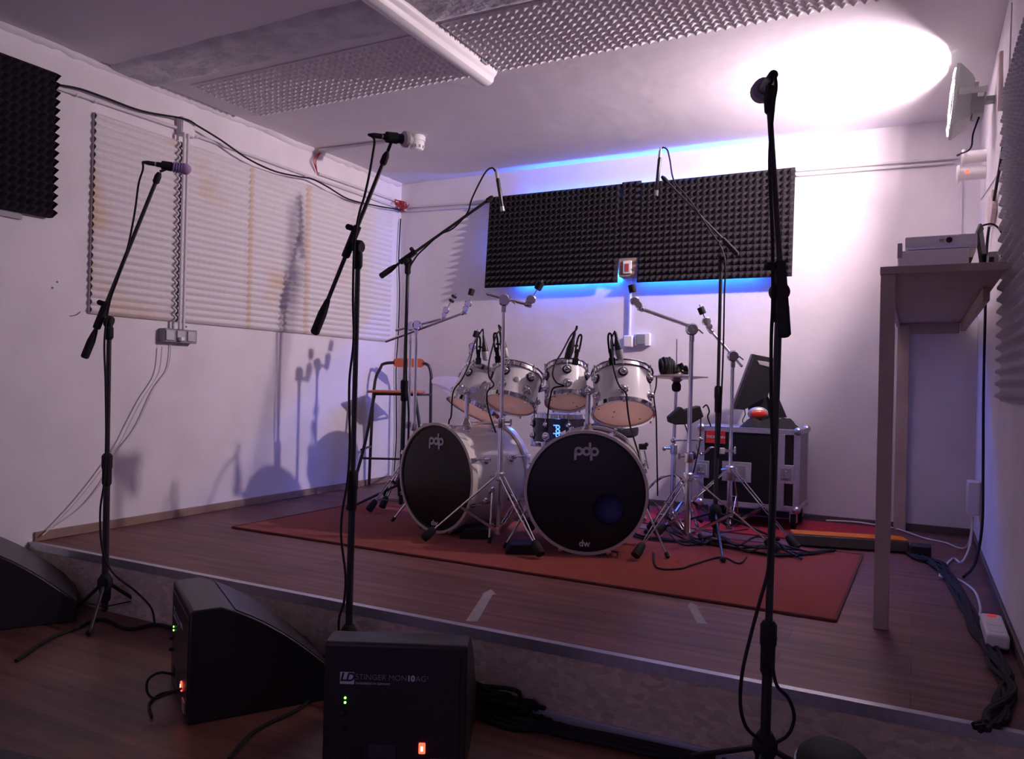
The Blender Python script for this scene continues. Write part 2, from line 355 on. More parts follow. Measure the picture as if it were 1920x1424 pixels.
# ---------------------------------------------------------------- acoustic foam
def eggcrate(name, label, O, U, Vv, Nn, lu, lv, m, pitch=.042, h=.028, base=.008, kind='bumps', group=None, res=5):
    "foam sheet: origin O, unit edges U,Vv, normal Nn, sizes lu,lv"
    O, U, Vv, Nn = map(Vector, (O, U, Vv, Nn)); nu = max(2, round(lu/pitch)); nv = max(2, round(lv/pitch))
    mb = MB(); R_ = res
    def fn(u_, v_):
        a = 2*pi*u_*nu; b = 2*pi*v_*nv
        if kind == 'bumps': q = (.5-.5*cos(a))*(.5-.5*cos(b)); q = q**1.7
        elif kind == 'ridge': q = (.5-.5*cos(b))**.8*(.84+.16*(.5-.5*cos(a)))
        else:
            q = min(1-abs(((u_*nu) % 1)*2-1), 1-abs(((v_*nv) % 1)*2-1)) if 0 < u_ < 1 and 0 < v_ < 1 else 0
        return O+U*(u_*lu)+Vv*(v_*lv)+Nn*(base+h*q)
    if kind == 'pyramid': R_ = 2
    mb.grid(nu*R_, nv*R_, fn)
    # back and rim
    def rim(p, q, n, s):
        return None
    g0 = [O, O+U*lu, O+U*lu+Vv*lv, O+Vv*lv]
    mb._add([p for p in g0]+[p+Nn*base for p in g0], [(0, 1, 2, 3), (0, 1, 5, 4), (1, 2, 6, 5), (2, 3, 7, 6), (3, 0, 4, 7)])
    o = mb.build(name, m, smooth=kind != 'pyramid', flat=(kind == 'pyramid'), angle=80)
    return tag(o, label, 'acoustic foam', group)

# white ridged panels on the left wall (each 0.5 m wide)
lp = [(2.44, 2.937, 'leftmost, yellowed in its lower left corner'), (2.952, 3.445, 'just right of the pipes down to the sockets'),
      (3.447, 3.94, 'middle of the five, with a yellow vertical strip'), (3.942, 4.43, 'second from the room corner, crossed by a shadow'), (4.432, 4.90, 'nearest the room corner')]
stp = [(.50, .38, 9), (.40, .28, 9), (.36, .25, 3.445), (.38, .26, 3.95), (.34, .2, 9)]
for i, (y0, y1, lab) in enumerate(lp):
    a, b, e = stp[i]
    mf = stained_foam('stained_white_foam', (.74, .715, .71), (.68, .50, .30), a, b, e)
    eggcrate('acoustic_foam_panel', 'white ridged wall foam, '+lab, (-XL+.001, y0, 1.093), (0, 1, 0), (0, 0, 1), (1, 0, 0), y1-y0, 1.0, mf, kind='ridge', pitch=.0385, h=.022, base=.012, group='white foam panels on the left wall')
# ceiling panels
M['ceilfoam'] = M['whitefoam']
cp = [(-3.47, -2.97, 'leftmost on the ceiling, nearest the left wall'), (-2.968, -2.468, 'second from the left wall, yellowed'), (-2.466, -1.975, 'touching the left side of the tube lamp'),
      (-1.862, -1.362, 'touching the right side of the tube lamp'), (-1.36, -.86, 'second to the right of the tube lamp'), (-.858, -.358, 'third right of the tube lamp'), (-.356, .10, 'rightmost, partly outside the frame')]
for x0, x1, lab in cp:
    y0 = 2.86 if x0 < -1.9 else 2.815
    eggcrate('ceiling_foam_panel', 'white egg-crate foam panel on the ceiling, '+lab, (x0, y0, H-.001), (1, 0, 0), (0, 1, 0), (0, 0, -1), x1-x0, 3.365-y0, M['ceilfoam'], kind='bumps', pitch=.042, h=.018, base=.006, group='white foam panels on the ceiling', res=6)
# dark pyramid foam: wall-mounted on a spacer board
def pyramid_panel(name, label, x0, x1, z0, z1, gap, y=YB):
    t = thing(name, label, 'acoustic foam', ((x0+x1)/2, y, z0), 'charcoal pyramid foam on the back wall')
    mb = MB(); pitch = .0415; nu = max(2, round((x1-x0)/pitch)); nv = max(2, round((z1-z0)/pitch)); base = .016; h = .034
    gz = lambda z: y-(.085+(.035-.085)*(z-1.48)/.68)
    yb = gz(z0)
    def fn(u_, v_):
        q = min(1-abs(((u_*nu) % 1)*2-1), 1-abs(((v_*nv) % 1)*2-1))
        z = z0+v_*(z1-z0); return (x0+u_*(x1-x0), gz(z)-base-h*max(0, q), z)
    mb.grid(nu*2, nv*2, fn)
    g0 = [Vector(p) for p in ((x0, gz(z0), z0), (x1, gz(z0), z0), (x1, gz(z1), z1), (x0, gz(z1), z1))]
    mb._add(g0+[p+Vector((0, -base, 0)) for p in g0], [(0, 1, 2, 3), (0, 1, 5, 4), (1, 2, 6, 5), (2, 3, 7, 6), (3, 0, 4, 7)])
    mb.build('foam', M['charcoal'], t, flat=True)
    mb = MB()
    for z in (z0+(z1-z0)*.28, z0+(z1-z0)*.72): mb.abox(x0+.04, x1-.04, gz(z+.02)+.0005, y-.0005, z-.02, z+.02)
    mb.build('spacer_batten', M['wood'], t)
    return t
GAP = .050
pyramid_panel('pyramid_foam', 'charcoal pyramid foam panel on the back wall, left half of the blue-lit pair', -2.822, -1.80, 1.488, 2.163, GAP)
pyramid_panel('pyramid_foam', 'narrow charcoal pyramid foam strip above the socket between the two large panels', -1.797, -1.665, 1.655, 2.172, GAP)
pyramid_panel('pyramid_foam', 'charcoal pyramid foam panel on the back wall, right half beside the bright wall area', -1.662, -.686, 1.483, 2.156, GAP)
# blue LED tape running round behind the foam
mb = MB()
xa, xb, za, zb = -2.70, -.80, 1.545, 2.10
yl = YB-.012
for (x0, x1, z0, z1) in ((xa+.12, xb-.08, za-.005, za+.005), (xa+.12, xb-.10, zb-.005, zb+.005)): mb.abox(x0, x1, yl-.004, yl+.004, z0, z1)
lt = thing('led_tape', 'blue glowing light tape hidden behind the charcoal foam panels on the back wall', 'led strip', (-1.75, YB-.012, za))
mb.build('lit_tape', M['led'], lt)
MB().abox(xa-.0, xa+.01, yl-.004, yl+.004, za+.12, zb-.20).build('lit_tape', M['led'], lt)
# wall panels left dark and right pale
t = thing('pyramid_foam', 'dark foam panel high on the left wall, cut off by the left frame edge', 'acoustic foam', (-XL, 1.8, 1.52))
mb = MB(); nu = 24; nv = 17; y0, y1, z0, z1 = 1.23, 2.222, 1.522, 2.203
def fn(u_, v_):
    q = max(0, 1-abs(((v_*nv) % 1)*2-1))*(.45+.55*max(0, 1-abs(((u_*nu) % 1)*2-1)))
    return (-XL+.045+.04*q, y0+u_*(y1-y0), z0+v_*(z1-z0))
mb.grid(nu*2, nv*2, fn)
def edge_side(yy):
    pr = [(-XL+.015, yy, z0)]+[(-XL+.045+.04*(k % 2), yy, z0+k*(z1-z0)/(2*nv)) for k in range(2*nv+1)]+[(-XL+.015, yy, z1)]
    return pr
mb.prism(edge_side(y1-.002), (0, .004, 0)); mb.abox(-XL+.015, -XL+.045, y0, y1, z0, z1); mb.build('foam', M['charcoal'], t, flat=True)
MB().abox(-XL+.0005, -XL+.015, y0+.1, y1-.12, z0-.03, z1-.05).build('backing_board', M['greyplastic'], t)
eggcrate('acoustic_foam_panel', 'pale grey foam panel on the right wall at the right frame edge', (XR-.001, 2.2, .77), (0, 1, 0), (0, 0, 1), (-1, 0, 0), 1.22, 1.16, M['greyfoam'], kind='bumps', pitch=.045, h=.028, base=.015)

# ---------------------------------------------------------------- tube lamp, smoke detector, conduits
t = thing('tube_light', 'unlit white batten tube lamp fixed under the ceiling between the foam panels', 'ceiling light', (-1.92, 2.6, H))
prof = [(-.052, 0), (-.054, -.018), (-.046, -.036), (-.038, -.044), (-.034, -.050), (-.030, -.072), (-.016, -.084), (.016, -.084), (.030, -.072), (.034, -.050), (.038, -.044), (.046, -.036), (.054, -.018), (.052, 0)]
MB().rings([[(-1.92+x*s, y, H+z*s2) for x, z in prof] for y, s, s2 in ((1.72, .9, .85), (1.74, 1, 1), (3.33, 1, 1), (3.352, .9, .85))]).build('housing', M['whiteplastic'], t)
for y in (2.45, 3.18): MB().abox(-1.868, -1.860, y, y+.05, H-.028, H-.010).build('clip', M['greyplastic'], t)

sdp = V(783, 262, 4.93)
sdx, sdy = sdp.x, sdp.y
t = thing('smoke_detector', 'white round smoke detector hanging under the ceiling behind the middle microphone', 'smoke detector', (sdx, sdy, H))
MB().lathe((sdx, sdy, H), (0, 0, -1), [(.044, 0), (.050, .008), (.050, .030), (.047, .034)], 28).build('base', M['whiteplastic'], t)
MB().lathe((sdx, sdy, H-.034), (0, 0, -1), [(.040, 0), (.044, .006), (.044, .040), (.034, .056), (.012, .062)], 28).build('sensor_head', M['whiteplastic'], t)
mb = MB()
for k in range(10):
    a = 2*pi*k/10; mb.obox((sdx+.0425*cos(a), sdy+.0425*sin(a), H-.072), (-sin(a)*.006, cos(a)*.006, 0), (cos(a)*.003, sin(a)*.003, 0), (0, 0, .008))
mb.build('vent_slots', M['greyplastic'], t)

def conduit(name, label, pts, r=.009, m='conduit', clips=(), axis=None, cat='conduit', saddle=.012):
    t = thing(name, label, cat, pts[0])
    MB().tube(pts, r, 10, n=1 if len(pts) < 3 else 6).build('pipe', M[m], t)
    for c in clips: MB().sph(c, saddle, seg=10, rows=6).build('saddle_clip', M['conduit'], t)
    return t
xw = -XL+.014
conduit('conduit_pipe', 'white conduit from the smoke detector along the ceiling to the left wall', [(sdx-.05, sdy, H-.012), (-XL+.05, sdy-.05, H-.012)], .010, clips=[(-3.3, sdy-.03, H-.012)])
cl = lambda px, py: Vector((xw, *onx(px, py).yz))
conduit('conduit_pipe', 'white conduit on the left wall from the dark foam to the junction box', [cl(100, 164), cl(327, 240)], .009, clips=[cl(140, 178), cl(175, 190)])
conduit('conduit_pipe', 'white conduit on the left wall between junction box and corner, lower of the pair', [cl(356, 252), cl(560, 325), cl(738, 388)], .009, clips=[cl(365, 257), cl(570, 332)])
conduit('conduit_pipe', 'white conduit on the left wall near the corner, upper of the pair', [cl(594, 326), cl(737, 376)], .010, clips=[cl(650, 346)])
t = thing('junction_box', 'pale square junction box on the left wall above the foam', 'junction box', (-XL, 2.96, 2.14))
MB().abox(-XL+.0005, -XL+.045, 2.925, 3.015, 2.125, 2.225).build('box_body', M['conduit'], t, bevel=.004)
MB().abox(-XL+.045, -XL+.050, 2.93, 3.010, 2.130, 2.220).build('lid', M['whiteplastic'], t, bevel=.002)
xo = -XL+.062
conduit('conduit_pipe', 'left one of two pipes running down over the foam seam to the wall sockets', [(xo, 2.930, 2.13), (xo, 2.930, 1.05)], .008)
conduit('conduit_pipe', 'right one of two pipes running down over the foam seam to the wall sockets', [(xo, 2.956, 2.13), (xo, 2.956, 1.05)], .008)
t = thing('socket_box', 'grey surface-mounted double socket box on the left wall below the foam', 'wall socket', (-XL, 2.93, .98))
MB().abox(-XL+.0005, -XL+.055, 2.845, 3.055, .975, 1.050).build('box_body', M['greyplastic'], t, bevel=.004)
for y in (2.875, 2.945, 3.015): MB().abox(-XL+.055, -XL+.062, y-.027, y+.027, .985, 1.042).build('socket_cover', M['silver'], t, bevel=.003)
MB().abox(-XL+.062, -XL+.085, 2.925, 2.95, .985, 1.005).build('plug', M['whiteplastic'], t, bevel=.003)
# white cable from the sockets down to the stage corner
wc = [(-XL+.03, *onx(px, py).yz) for px, py in ((297, 650), (290, 700), (262, 745), (238, 790), (218, 830), (180, 885), (140, 935), (100, 978), (72, 1003))]
tag(MB().tube(wc, .0035, 6).build('power_cable', M['whitecable']), 'thin pale cable hanging from the wall sockets down to the stage corner', 'cable')
wc = [(-XL+.012, *onx(px, py).yz) for px, py in ((318, 640), (312, 690), (285, 730), (252, 800), (215, 850), (190, 900), (150, 950), (95, 990))]
tag(MB().tube(wc, .003, 6).build('power_cable', M['whitecable']), 'thin pale cable from the socket plug, close behind the other wall cable', 'cable')
# black cable along the left wall
bc = [(-XL+.03, *onx(px, py).yz) for px, py in ((92, 160), (140, 168), (190, 185), (260, 210), (330, 226), (357, 240), (400, 266), (450, 300), (500, 323), (545, 333), (572, 338), (600, 352), (640, 375), (690, 387), (720, 392), (744, 396))]
for p in range(len(bc)): bc[p] = (bc[p][0]+(.035 if p > 3 else 0), bc[p][1], bc[p][2])
tag(MB().tube(bc, .0055, 7).build('speaker_cable', M['cable']), 'black cable draped along the left wall above the white foam', 'cable')
bc = [Vector((-XL+.02, *onx(px, py).yz)) for px, py in ((742, 402), (738, 500), (736, 560), (733, 640), (734, 720), (740, 800), (741, 880))]
for p in bc: p.y = min(p.y, YB-.02)
bc = [Vector((-XL+.022, YB-.035-.012*sin(i*1.9), z)) for i, z in enumerate((2.07, 1.75, 1.5, 1.2, .9, .6, .3, .05))]
tag(MB().tube(bc, .005, 7).build('speaker_cable', M['cable']), 'black cable hanging straight down in the back left room corner', 'cable')
# red wires
mb = MB(); a = cl(598, 288); b = cl(592, 325)
for k in range(3): mb.tube([a+Vector((.0, 0, .006*k)), (a+b)/2+Vector((.02, -.05-.012*k, .0)), b+Vector((.0, 0, .0))], .003, 6)
tag(mb.build('bare_wires', M['redwire']), 'loop of red wires bridging the ceiling pipe and the left wall pipe', 'wires')
cw = Vector((-XL+.04, YB-.04, ony(752, 393).z)); mb = MB()
random.seed(11)
for k in range(9):
    P_ = [cl(735, 378)+Vector((0, 0, random.uniform(-.02, .02)))]
    for j in range(5): P_.append(cw+Vector((random.uniform(-.02, .05), random.uniform(-.05, .02), random.uniform(-.035, .04))))
    mb.tube(P_, .003, 6)
tag(mb.build('bare_wires', M['redwire']), 'tangle of red wires at the pipe joint in the back left corner', 'wires')
tag(MB().tube([cw+Vector((-.03, -.1, .02)), cw+Vector((-.0, -.03, -.01)), cw+Vector((.04, 0, -.02))], .008, 8).build('white_wire', M['whitecable']), 'short white bent wire beneath the red wire tangle in the corner', 'wires')
# back wall pipes
cb = lambda px, py: Vector((ony(px, py).x, YB-.014, ony(px, py).z))
conduit('conduit_pipe', 'upper pipe on the back wall left of the charcoal foam', [cb(762, 390), cb(926, 379)], .008)
conduit('conduit_pipe', 'lower pipe on the back wall left of the charcoal foam', [cb(762, 397), cb(926, 386)], .008)
conduit('conduit_pipe', 'upper pipe on the back wall right of the charcoal foam', [cb(1494, 321), cb(1798, 297)], .008, clips=[cb(1594, 311)])
conduit('conduit_pipe', 'lower pipe on the back wall right of the charcoal foam', [cb(1494, 330), cb(1790, 306)], .008, clips=[cb(1594, 321)])
# socket in the foam and the box below it
t = thing('wall_box', 'small brown box with a clear-fronted switch set between the charcoal foam panels', 'switch box', (-1.73, YB, 1.52))
MB().abox(-1.797, -1.667, YB-.085, YB-.0005, 1.525, 1.652).build('box_body', M['cardboard'], t, bevel=.004)
MB().abox(-1.762, -1.702, YB-.098, YB-.085, 1.545, 1.632).build('switch', M['whiteplastic'], t, bevel=.004)
MB().abox(-1.748, -1.716, YB-.102, YB-.098, 1.556, 1.612).build('window', M['greyplastic'], t, bevel=.002)
MB().abox(-1.742, -1.734, YB-.103, YB-.102, 1.56, 1.608).abox(-1.73, -1.722, YB-.103, YB-.102, 1.56, 1.608).build('red_marks', M['redlabel'], t)
conduit('conduit_pipe', 'white pipe down the back wall from the foam to the socket behind the toms', [(-1.735, YB-.012, 1.525), (-1.735, YB-.012, 1.13)], .010)
t = thing('wall_socket', 'white plug-in adapter on the back wall above the right tom', 'wall socket', (-1.735, YB, 1.05))
MB().abox(-1.765, -1.700, YB-.05, YB-.0005, 1.055, 1.135).build('adapter_body', M['whiteplastic'], t, bevel=.008)
t = thing('wall_socket', 'grey square socket cover in a white frame on the back wall right of the adapter', 'wall socket', (-1.64, YB, 1.07))
MB().abox(-1.690, -1.585, YB-.035, YB-.0005, 1.065, 1.150).build('frame', M['whiteplastic'], t, bevel=.004)
MB().abox(-1.672, -1.612, YB-.046, YB-.035, 1.073, 1.142).build('cover', M['greyplastic'], t, bevel=.003)

# ---------------------------------------------------------------- flood lamp on the right wall
tl = FLOOD_TILT; fx = Vector((-cos(tl), 0, sin(tl))); fz = Vector((sin(tl), 0, cos(tl))); fy = Vector((0, 1, 0))
t = thing('flood_lamp', 'grey metal flood lamp on a wall bracket at the upper right, lit towards the room', 'flood lamp', (XR, FLOOD.y, 2.10))
def FP(a, b, c): return FLOOD+fx*a+fy*b+fz*c   # a along beam, b along y, c up
op = .038  # distance from diode plane to glass plane
mb = MB()
hy, hz = .105, .116
outer = [FP(op, -hy-.02, -hz-.02), FP(op, hy+.02, -hz-.02), FP(op, hy+.02, hz+.02), FP(op, -hy-.02, hz+.02)]
inner = [FP(op, -hy, -hz), FP(op, hy, -hz), FP(op, hy, hz), FP(op, -hy, hz)]
back = [FP(-.012, -.05, -.05), FP(-.012, .05, -.05), FP(-.012, .05, .05), FP(-.012, -.05, .05)]
MB().rings([[p-fx*.014 for p in outer], outer, inner, [p-fx*.012 for p in inner]], cap=(False, False)).build('front_frame', M['lampgrey'], t)
MB().rings([[p-fx*.012 for p in inner], back], cap=(False, True)).build('reflector', M['reflector'], t)
body = [[p-fx*.014 for p in outer], [FP(.0, s*(hy+.005), c*(hz+.002)) for s, c in ((-1, -1), (1, -1), (1, 1), (-1, 1))],
        [FP(-.030, s*.085, c*.095) for s, c in ((-1, -1), (1, -1), (1, 1), (-1, 1))], [FP(-.040, s*.07, c*.08) for s, c in ((-1, -1), (1, -1), (1, 1), (-1, 1))]]
MB().rings(body, cap=(False, True)).build('housing', M['lampgrey'], t)
mb = MB(); lr = [FP(op+.004, -hy-.004, -hz-.004), FP(op+.010, -hy*.2, -hz-.004), FP(op+.010, hy*.2, -hz-.004), FP(op+.004, hy+.004, -hz-.004), FP(op+.012, hy+.004, 0), FP(op+.004, hy+.004, hz+.004), FP(op+.010, 0, hz+.004), FP(op+.004, -hy-.004, hz+.004), FP(op+.013, -hy-.004, 0)]
mb.tube(lr+[lr[0]], .0028, 8, n=3).build('lit_glass_edge', M['glasson'], t)
MB().obox(FP(-.0105, 0, 0), fy*.03, fz*.03, fx*.0015).build('diode_plate', M['glasson'], t)
for k in range(5):
    MB().obox(FP(-.047, (k-2)*.028, 0), fy*.002, fz*.07, fx*.010).build('cooling_fin', M['lampgrey'], t)
MB().obox(FP(-.068, 0, -.03), fx*.022, fy*.045, fz*.040).build('driver_box', M['lampgrey'], t, bevel=.004)
mb = MB()
for s in (-1, 1):
    mb.bar(FP(-.02, s*.155, .0), (XR-.045, FLOOD.y+s*.155, 2.13), .004, .026); mb.bar(FP(.018, s*.152, 0), FP(-.02, s*.155, 0), .004, .03)
mb.abox(XR-.05, XR-.045, FLOOD.y-.158, FLOOD.y+.158, 2.115, 2.145)
mb.abox(XR-.045, XR-.0005, FLOOD.y-.03, FLOOD.y+.03, 2.12, 2.14)
mb.build('bracket', M['lampgrey'], t)
fc = [FP(-.075, 0, -.07), FP(-.06, .02, -.14), Vector((.20, 4.22, 1.95)), Vector((.155, 4.38, 1.97)), Vector((.165, 4.50, 2.0)), Vector((.185, 4.54, 2.03))]
MB().tube(fc, .004, 7).build('lead', M['cable'], t)

# white junction cans below the lamp
for i, (px, py, L_, R_, lab) in enumerate(((1803, 296, .115, .036, 'white round cable box on the right wall just under the flood lamp'), (1808, 326, .135, .040, 'white round cable box with a red diode below the other one on the right wall'))):
    y = 4.55+.02*i; z = ony(px, py, y).z; x0 = XR-.005; x1 = XR-L_
    t = thing('round_wall_box', lab, 'cable box', (XR, y, z-R_))
    MB().lathe((x0, y, z), (-1, 0, 0), [(R_*.85, 0), (R_*.85, L_-.02)], 24).build('can', M['whiteplastic'], t)
    MB().lathe((x1+.015, y, z), (-1, 0, 0), [(R_*1.15, 0), (R_*1.15, .008), (R_, .014)], 24).build('flange', M['whiteplastic'], t)
    if i: MB().abox(x1+.04, x1+.055, y-R_*.9, y-R_*.8, z-.008, z+.010).build('diode', M['redled'], t)
# pipe and cable on the right wall
cr_ = lambda px, py, o=.012: Vector((XR-o, *onx(px, py, XR).yz))
conduit('wall_cable', 'black cable on the right wall descending past the bar table to the stage floor', [Vector((XR-.012, 3.42, 1.83)), Vector((XR-.015, 3.62, 1.72)), Vector((XR-.012, 4.0, 1.62)), Vector((XR-.014, 4.25, 1.5)), Vector((XR-.014, 4.27, 1.24)), Vector((XR-.014, 4.27, .8)), Vector((XR-.014, 4.2, .45)), Vector((XR-.02, 4.1, .2)), Vector((XR-.05, 4.0, .05)), Vector((XR-.10, 3.85, .012))], .006, 'cable', cat='cable')
conduit('conduit_pipe', 'thin white pipe running down the back right corner behind the bar table', [Vector((XR-.09, YB-.012, 2.05)), Vector((XR-.09, YB-.012, 1.24))], .006)
tag(MB().rings([[(XR-.0005-h_, y, z) for y, z in ((3.45, 2.28), (4.9, 2.02), (4.95, 1.86), (3.75, 1.72), (3.50, 1.95))] for h_ in (0, .005)]).build('plaster_patch', M['wall'], bevel=.008), 'raised uneven white plaster patch on the right wall beneath the flood lamp', 'plaster')
for (y, z, a, b, lab) in ((4.05, 1.62, .14, .07, 'exposed brownish plaster spot on the right wall above the bar table'), (3.75, 2.08, .05, .12, 'chipped plaster spot on the right wall near the ceiling')):
    tag(MB().rings([[(XR-.0005-h_, y+a*(cos(k*.5236)*(1+.3*sin(k*2.1))), z+b*sin(k*.5236)*(1+.25*cos(k*3.3))) for k in range(12)] for h_ in (0, .021)]).build('plaster_chip', M['brick'], bevel=.006), lab, 'plaster')
t = thing('wall_socket', 'pale socket box low on the right wall behind the bar table post', 'wall socket', (XR, 4.55, .20))
MB().abox(XR-.06, XR-.0005, 4.50, 4.60, .19, .36).build('box_body', M['conduit'], t, bevel=.008)

# ---------------------------------------------------------------- bar table
t = thing('bar_table', 'tall narrow pale wooden bar table along the right wall', 'table', (.09, 3.9, 0))
tx0, tx1, ty0, ty1, tz = -.118, XR-.048, 2.885, YB-.004, 1.218
MB().abox(tx0, tx1, ty0, ty1, tz-.026, tz).build('table_top', M['wood'], t, bevel=.002)
MB().abox(tx0+.002, tx0+.048, ty0+.004, ty0+.046, 0, tz-.026).build('leg', M['wood'], t, bevel=.002)
MB().abox(tx0+.012, tx0+.075, ty1-.055, ty1-.014, 0, tz-.026).build('leg', M['wood'], t, bevel=.002)
MB().abox(tx0+.055, tx1-.04, ty1-.045, ty1-.014, tz-.085, tz-.026).build('rear_apron', M['wood'], t, bevel=.002)
MB().abox(tx1-.035, tx1-.012, 3.35, ty1-.06, tz-.075, tz-.026).build('wall_batten', M['wood'], t, bevel=.002)
MB().abox(tx0+.006, tx0+.026, ty0+.05, ty1-.06, tz-.05, tz-.026).build('side_apron', M['wood'], t, bevel=.002)

# devices on the table
t = thing('white_device', 'flat white box-shaped device with a black round button lying on the bar table', 'audio device', (.07, 3.35, tz))
MB().abox(-.070, .150, 3.10, 3.30, tz, tz+.085).build('lower_case', M['devwhite'], t, bevel=.004)
MB().abox(-.072, -.056, 3.094, 3.12, tz+.060, tz+.112).build('corner_bracket', M['silver'], t, bevel=.002)
MB().abox(-.048, .175, 3.12, 3.34, tz+.086, tz+.137).build('upper_case', M['devwhite'], t, bevel=.005)
MB().abox(-.046, .17, 3.108, 3.12, tz+.088, tz+.096).build('chrome_lip', M['chromedull'], t)
MB().lathe((.090, 3.12, tz+.118), (0, -1, 0), [(.010, 0), (.010, .004), (.007, .006)], 20).build('button', M['black'], t)
MB().abox(.060, .074, 3.117, 3.12, tz+.113, tz+.123).build('badge', M['silver'], t)
t = thing('tablet_stand', 'black folding stand holding a slim tablet, seen edge-on on the bar table', 'tablet stand', (.19, 3.2, tz))
pA = V(1803, 500, 2.86); pB = V(1840, 424, 2.95); pC = V(1851, 500, 3.0)
pA.z = tz+.004; pC.z = tz+.004
MB().bar(pA, pB, .012, .03).build('tablet', M['black'], t, bevel=.003)
MB().bar(pB-(pB-pA)*.12, pC, .014, .05).build('rear_leg', M['blackmetal'], t, bevel=.002)
MB().tube([pB, V(1858, 420, 2.95), V(1872, 428, 2.95), V(1881, 446, 2.95), V(1880, 470, 2.95), V(1876, 490, 2.95)], .0035, 7).build('charging_cable', M['cable'], t)
t = thing('power_block', 'small grey socket block with a dark switch on the bar table by the right wall', 'power block', (.235, 3.2, tz))
MB().obox(V(1861, 490, 2.95), (.022, 0, 0), (0, .03, 0), (0, 0, .034)).build('block_body', M['silver'], t, bevel=.010)
MB().obox(V(1859, 489, 2.915), (.008, 0, 0), (0, .003, 0), (0, 0, .014)).build('switch', M['black'], t, bevel=.002)

# ---------------------------------------------------------------- microphone stands
def mic_stand(label, base, top, tipp, endp, kind='tripod', rs=1., foot_r=.30, name='microphone_stand', sleeve=.52, hubz=.16, ang=.3, weight=True, group=None, legs=True, knobside=None):
    zf = base.z; t = thing(name, label, 'microphone stand', base, group)
    B = Vector(base); T_ = Vector(top); ax = (T_-B).normalized(); L_ = (T_-B).length
    P = lambda h: B+ax*h
    if kind == 'tripod':
        hub = P(hubz)
        MB().lathe(P(hubz-.075), ax, [(.010, 0), (.021, .012), (.023, .06), (.030, .075), (.030, .095), (.017, .12)], 18).build('hub', M['rubber'], t)
        for k in range(3):
            a = ang+2*pi*k/3; dr = Vector((cos(a), sin(a), 0)); foot = Vector((B.x, B.y, zf))+dr*foot_r
            lg = MB().rod(hub+dr*.02, foot+Vector((0, 0, .014))-dr*.02, .0072*rs, 10).bar(P(.06)+dr*.012, hub*.5+foot*.5+Vector((0, 0, -.01)), .009, .004).build('leg', M['blackmetal'], t)
            MB().rod(foot+Vector((0, 0, .0125))-dr*.045, foot+Vector((0, 0, .0125)), .0125, 12).build('rubber_foot', M['rubber'], lg)
    else:
        MB().lathe(B, (0, 0, 1), [(.125, 0), (.13, .008), (.12, .022), (.04, .035), (.022, .06)], 40).build('round_base', M['blackmetal'], t)
    MB().rod(P(.04), P(L_*sleeve+.03), .0125*rs, 16).build('lower_tube', M['blackmetal'], t)
    MB().lathe(P(L_*sleeve-.06), ax, [(.013, 0), (.0175*rs, .01), (.0175*rs, .07), (.020*rs, .078), (.020*rs, .125), (.013, .135)], 18).build('height_clutch', M['rubber'], t)
    MB().rod(P(L_*sleeve+.04), P(L_-.03), .0092*rs, 14).build('upper_tube', M['blackmetal'], t)
    MB().lathe(P(L_-.075), ax, [(.010, 0), (.016*rs, .01), (.016*rs, .05), (.012, .06)], 16).build('neck', M['rubber'], t)
    # boom
    tip = Vector(tipp); en = Vector(endp); bd = (tip-en).normalized()
    s_ = (T_-en).dot(bd); near = en+bd*s_                        # nearest point of the boom to the top
    side = (T_-near)
    if side.length < .004: side = CW*.02
    sn = side.normalized()
    MB().lathe(T_-sn*.016, sn, [(.019*rs, 0), (.024*rs, .006), (.024*rs, .024), (.019*rs, .030)], 22).build('pivot_disc', M['rubber'], t)
    MB().bar(near-bd*.045, near+bd*.075, .026*rs, .026*rs).build('boom_clutch', M['rubber'], t, bevel=.006)
    e1, _, _ = ortho(bd); kn = near+bd*.062; kd = (CR*-1 if knobside is None else knobside); kd = (kd-bd*kd.dot(bd)).normalized()
    MB().rod(kn+kd*.012, kn+kd*.038, .0105*rs, 12).build('knob', M['rubber'], t)
    boom = MB().rod(en+bd*.07, tip-bd*.03, .0075*rs, 12).build('boom_arm', M['blackmetal'], t)
    if weight: MB().lathe(en, bd, [(.010*rs, 0), (.0155*rs, .006), (.0155*rs, .075), (.011*rs, .11), (.0085, .125)], 16).build('boom_grip', M['rubber'], t)
    MB().lathe(tip-bd*.055, bd, [(.008, 0), (.013*rs, .008), (.013*rs, .035), (.008*rs, .05)], 14).build('tip_joint', M['rubber'], t)
    return t

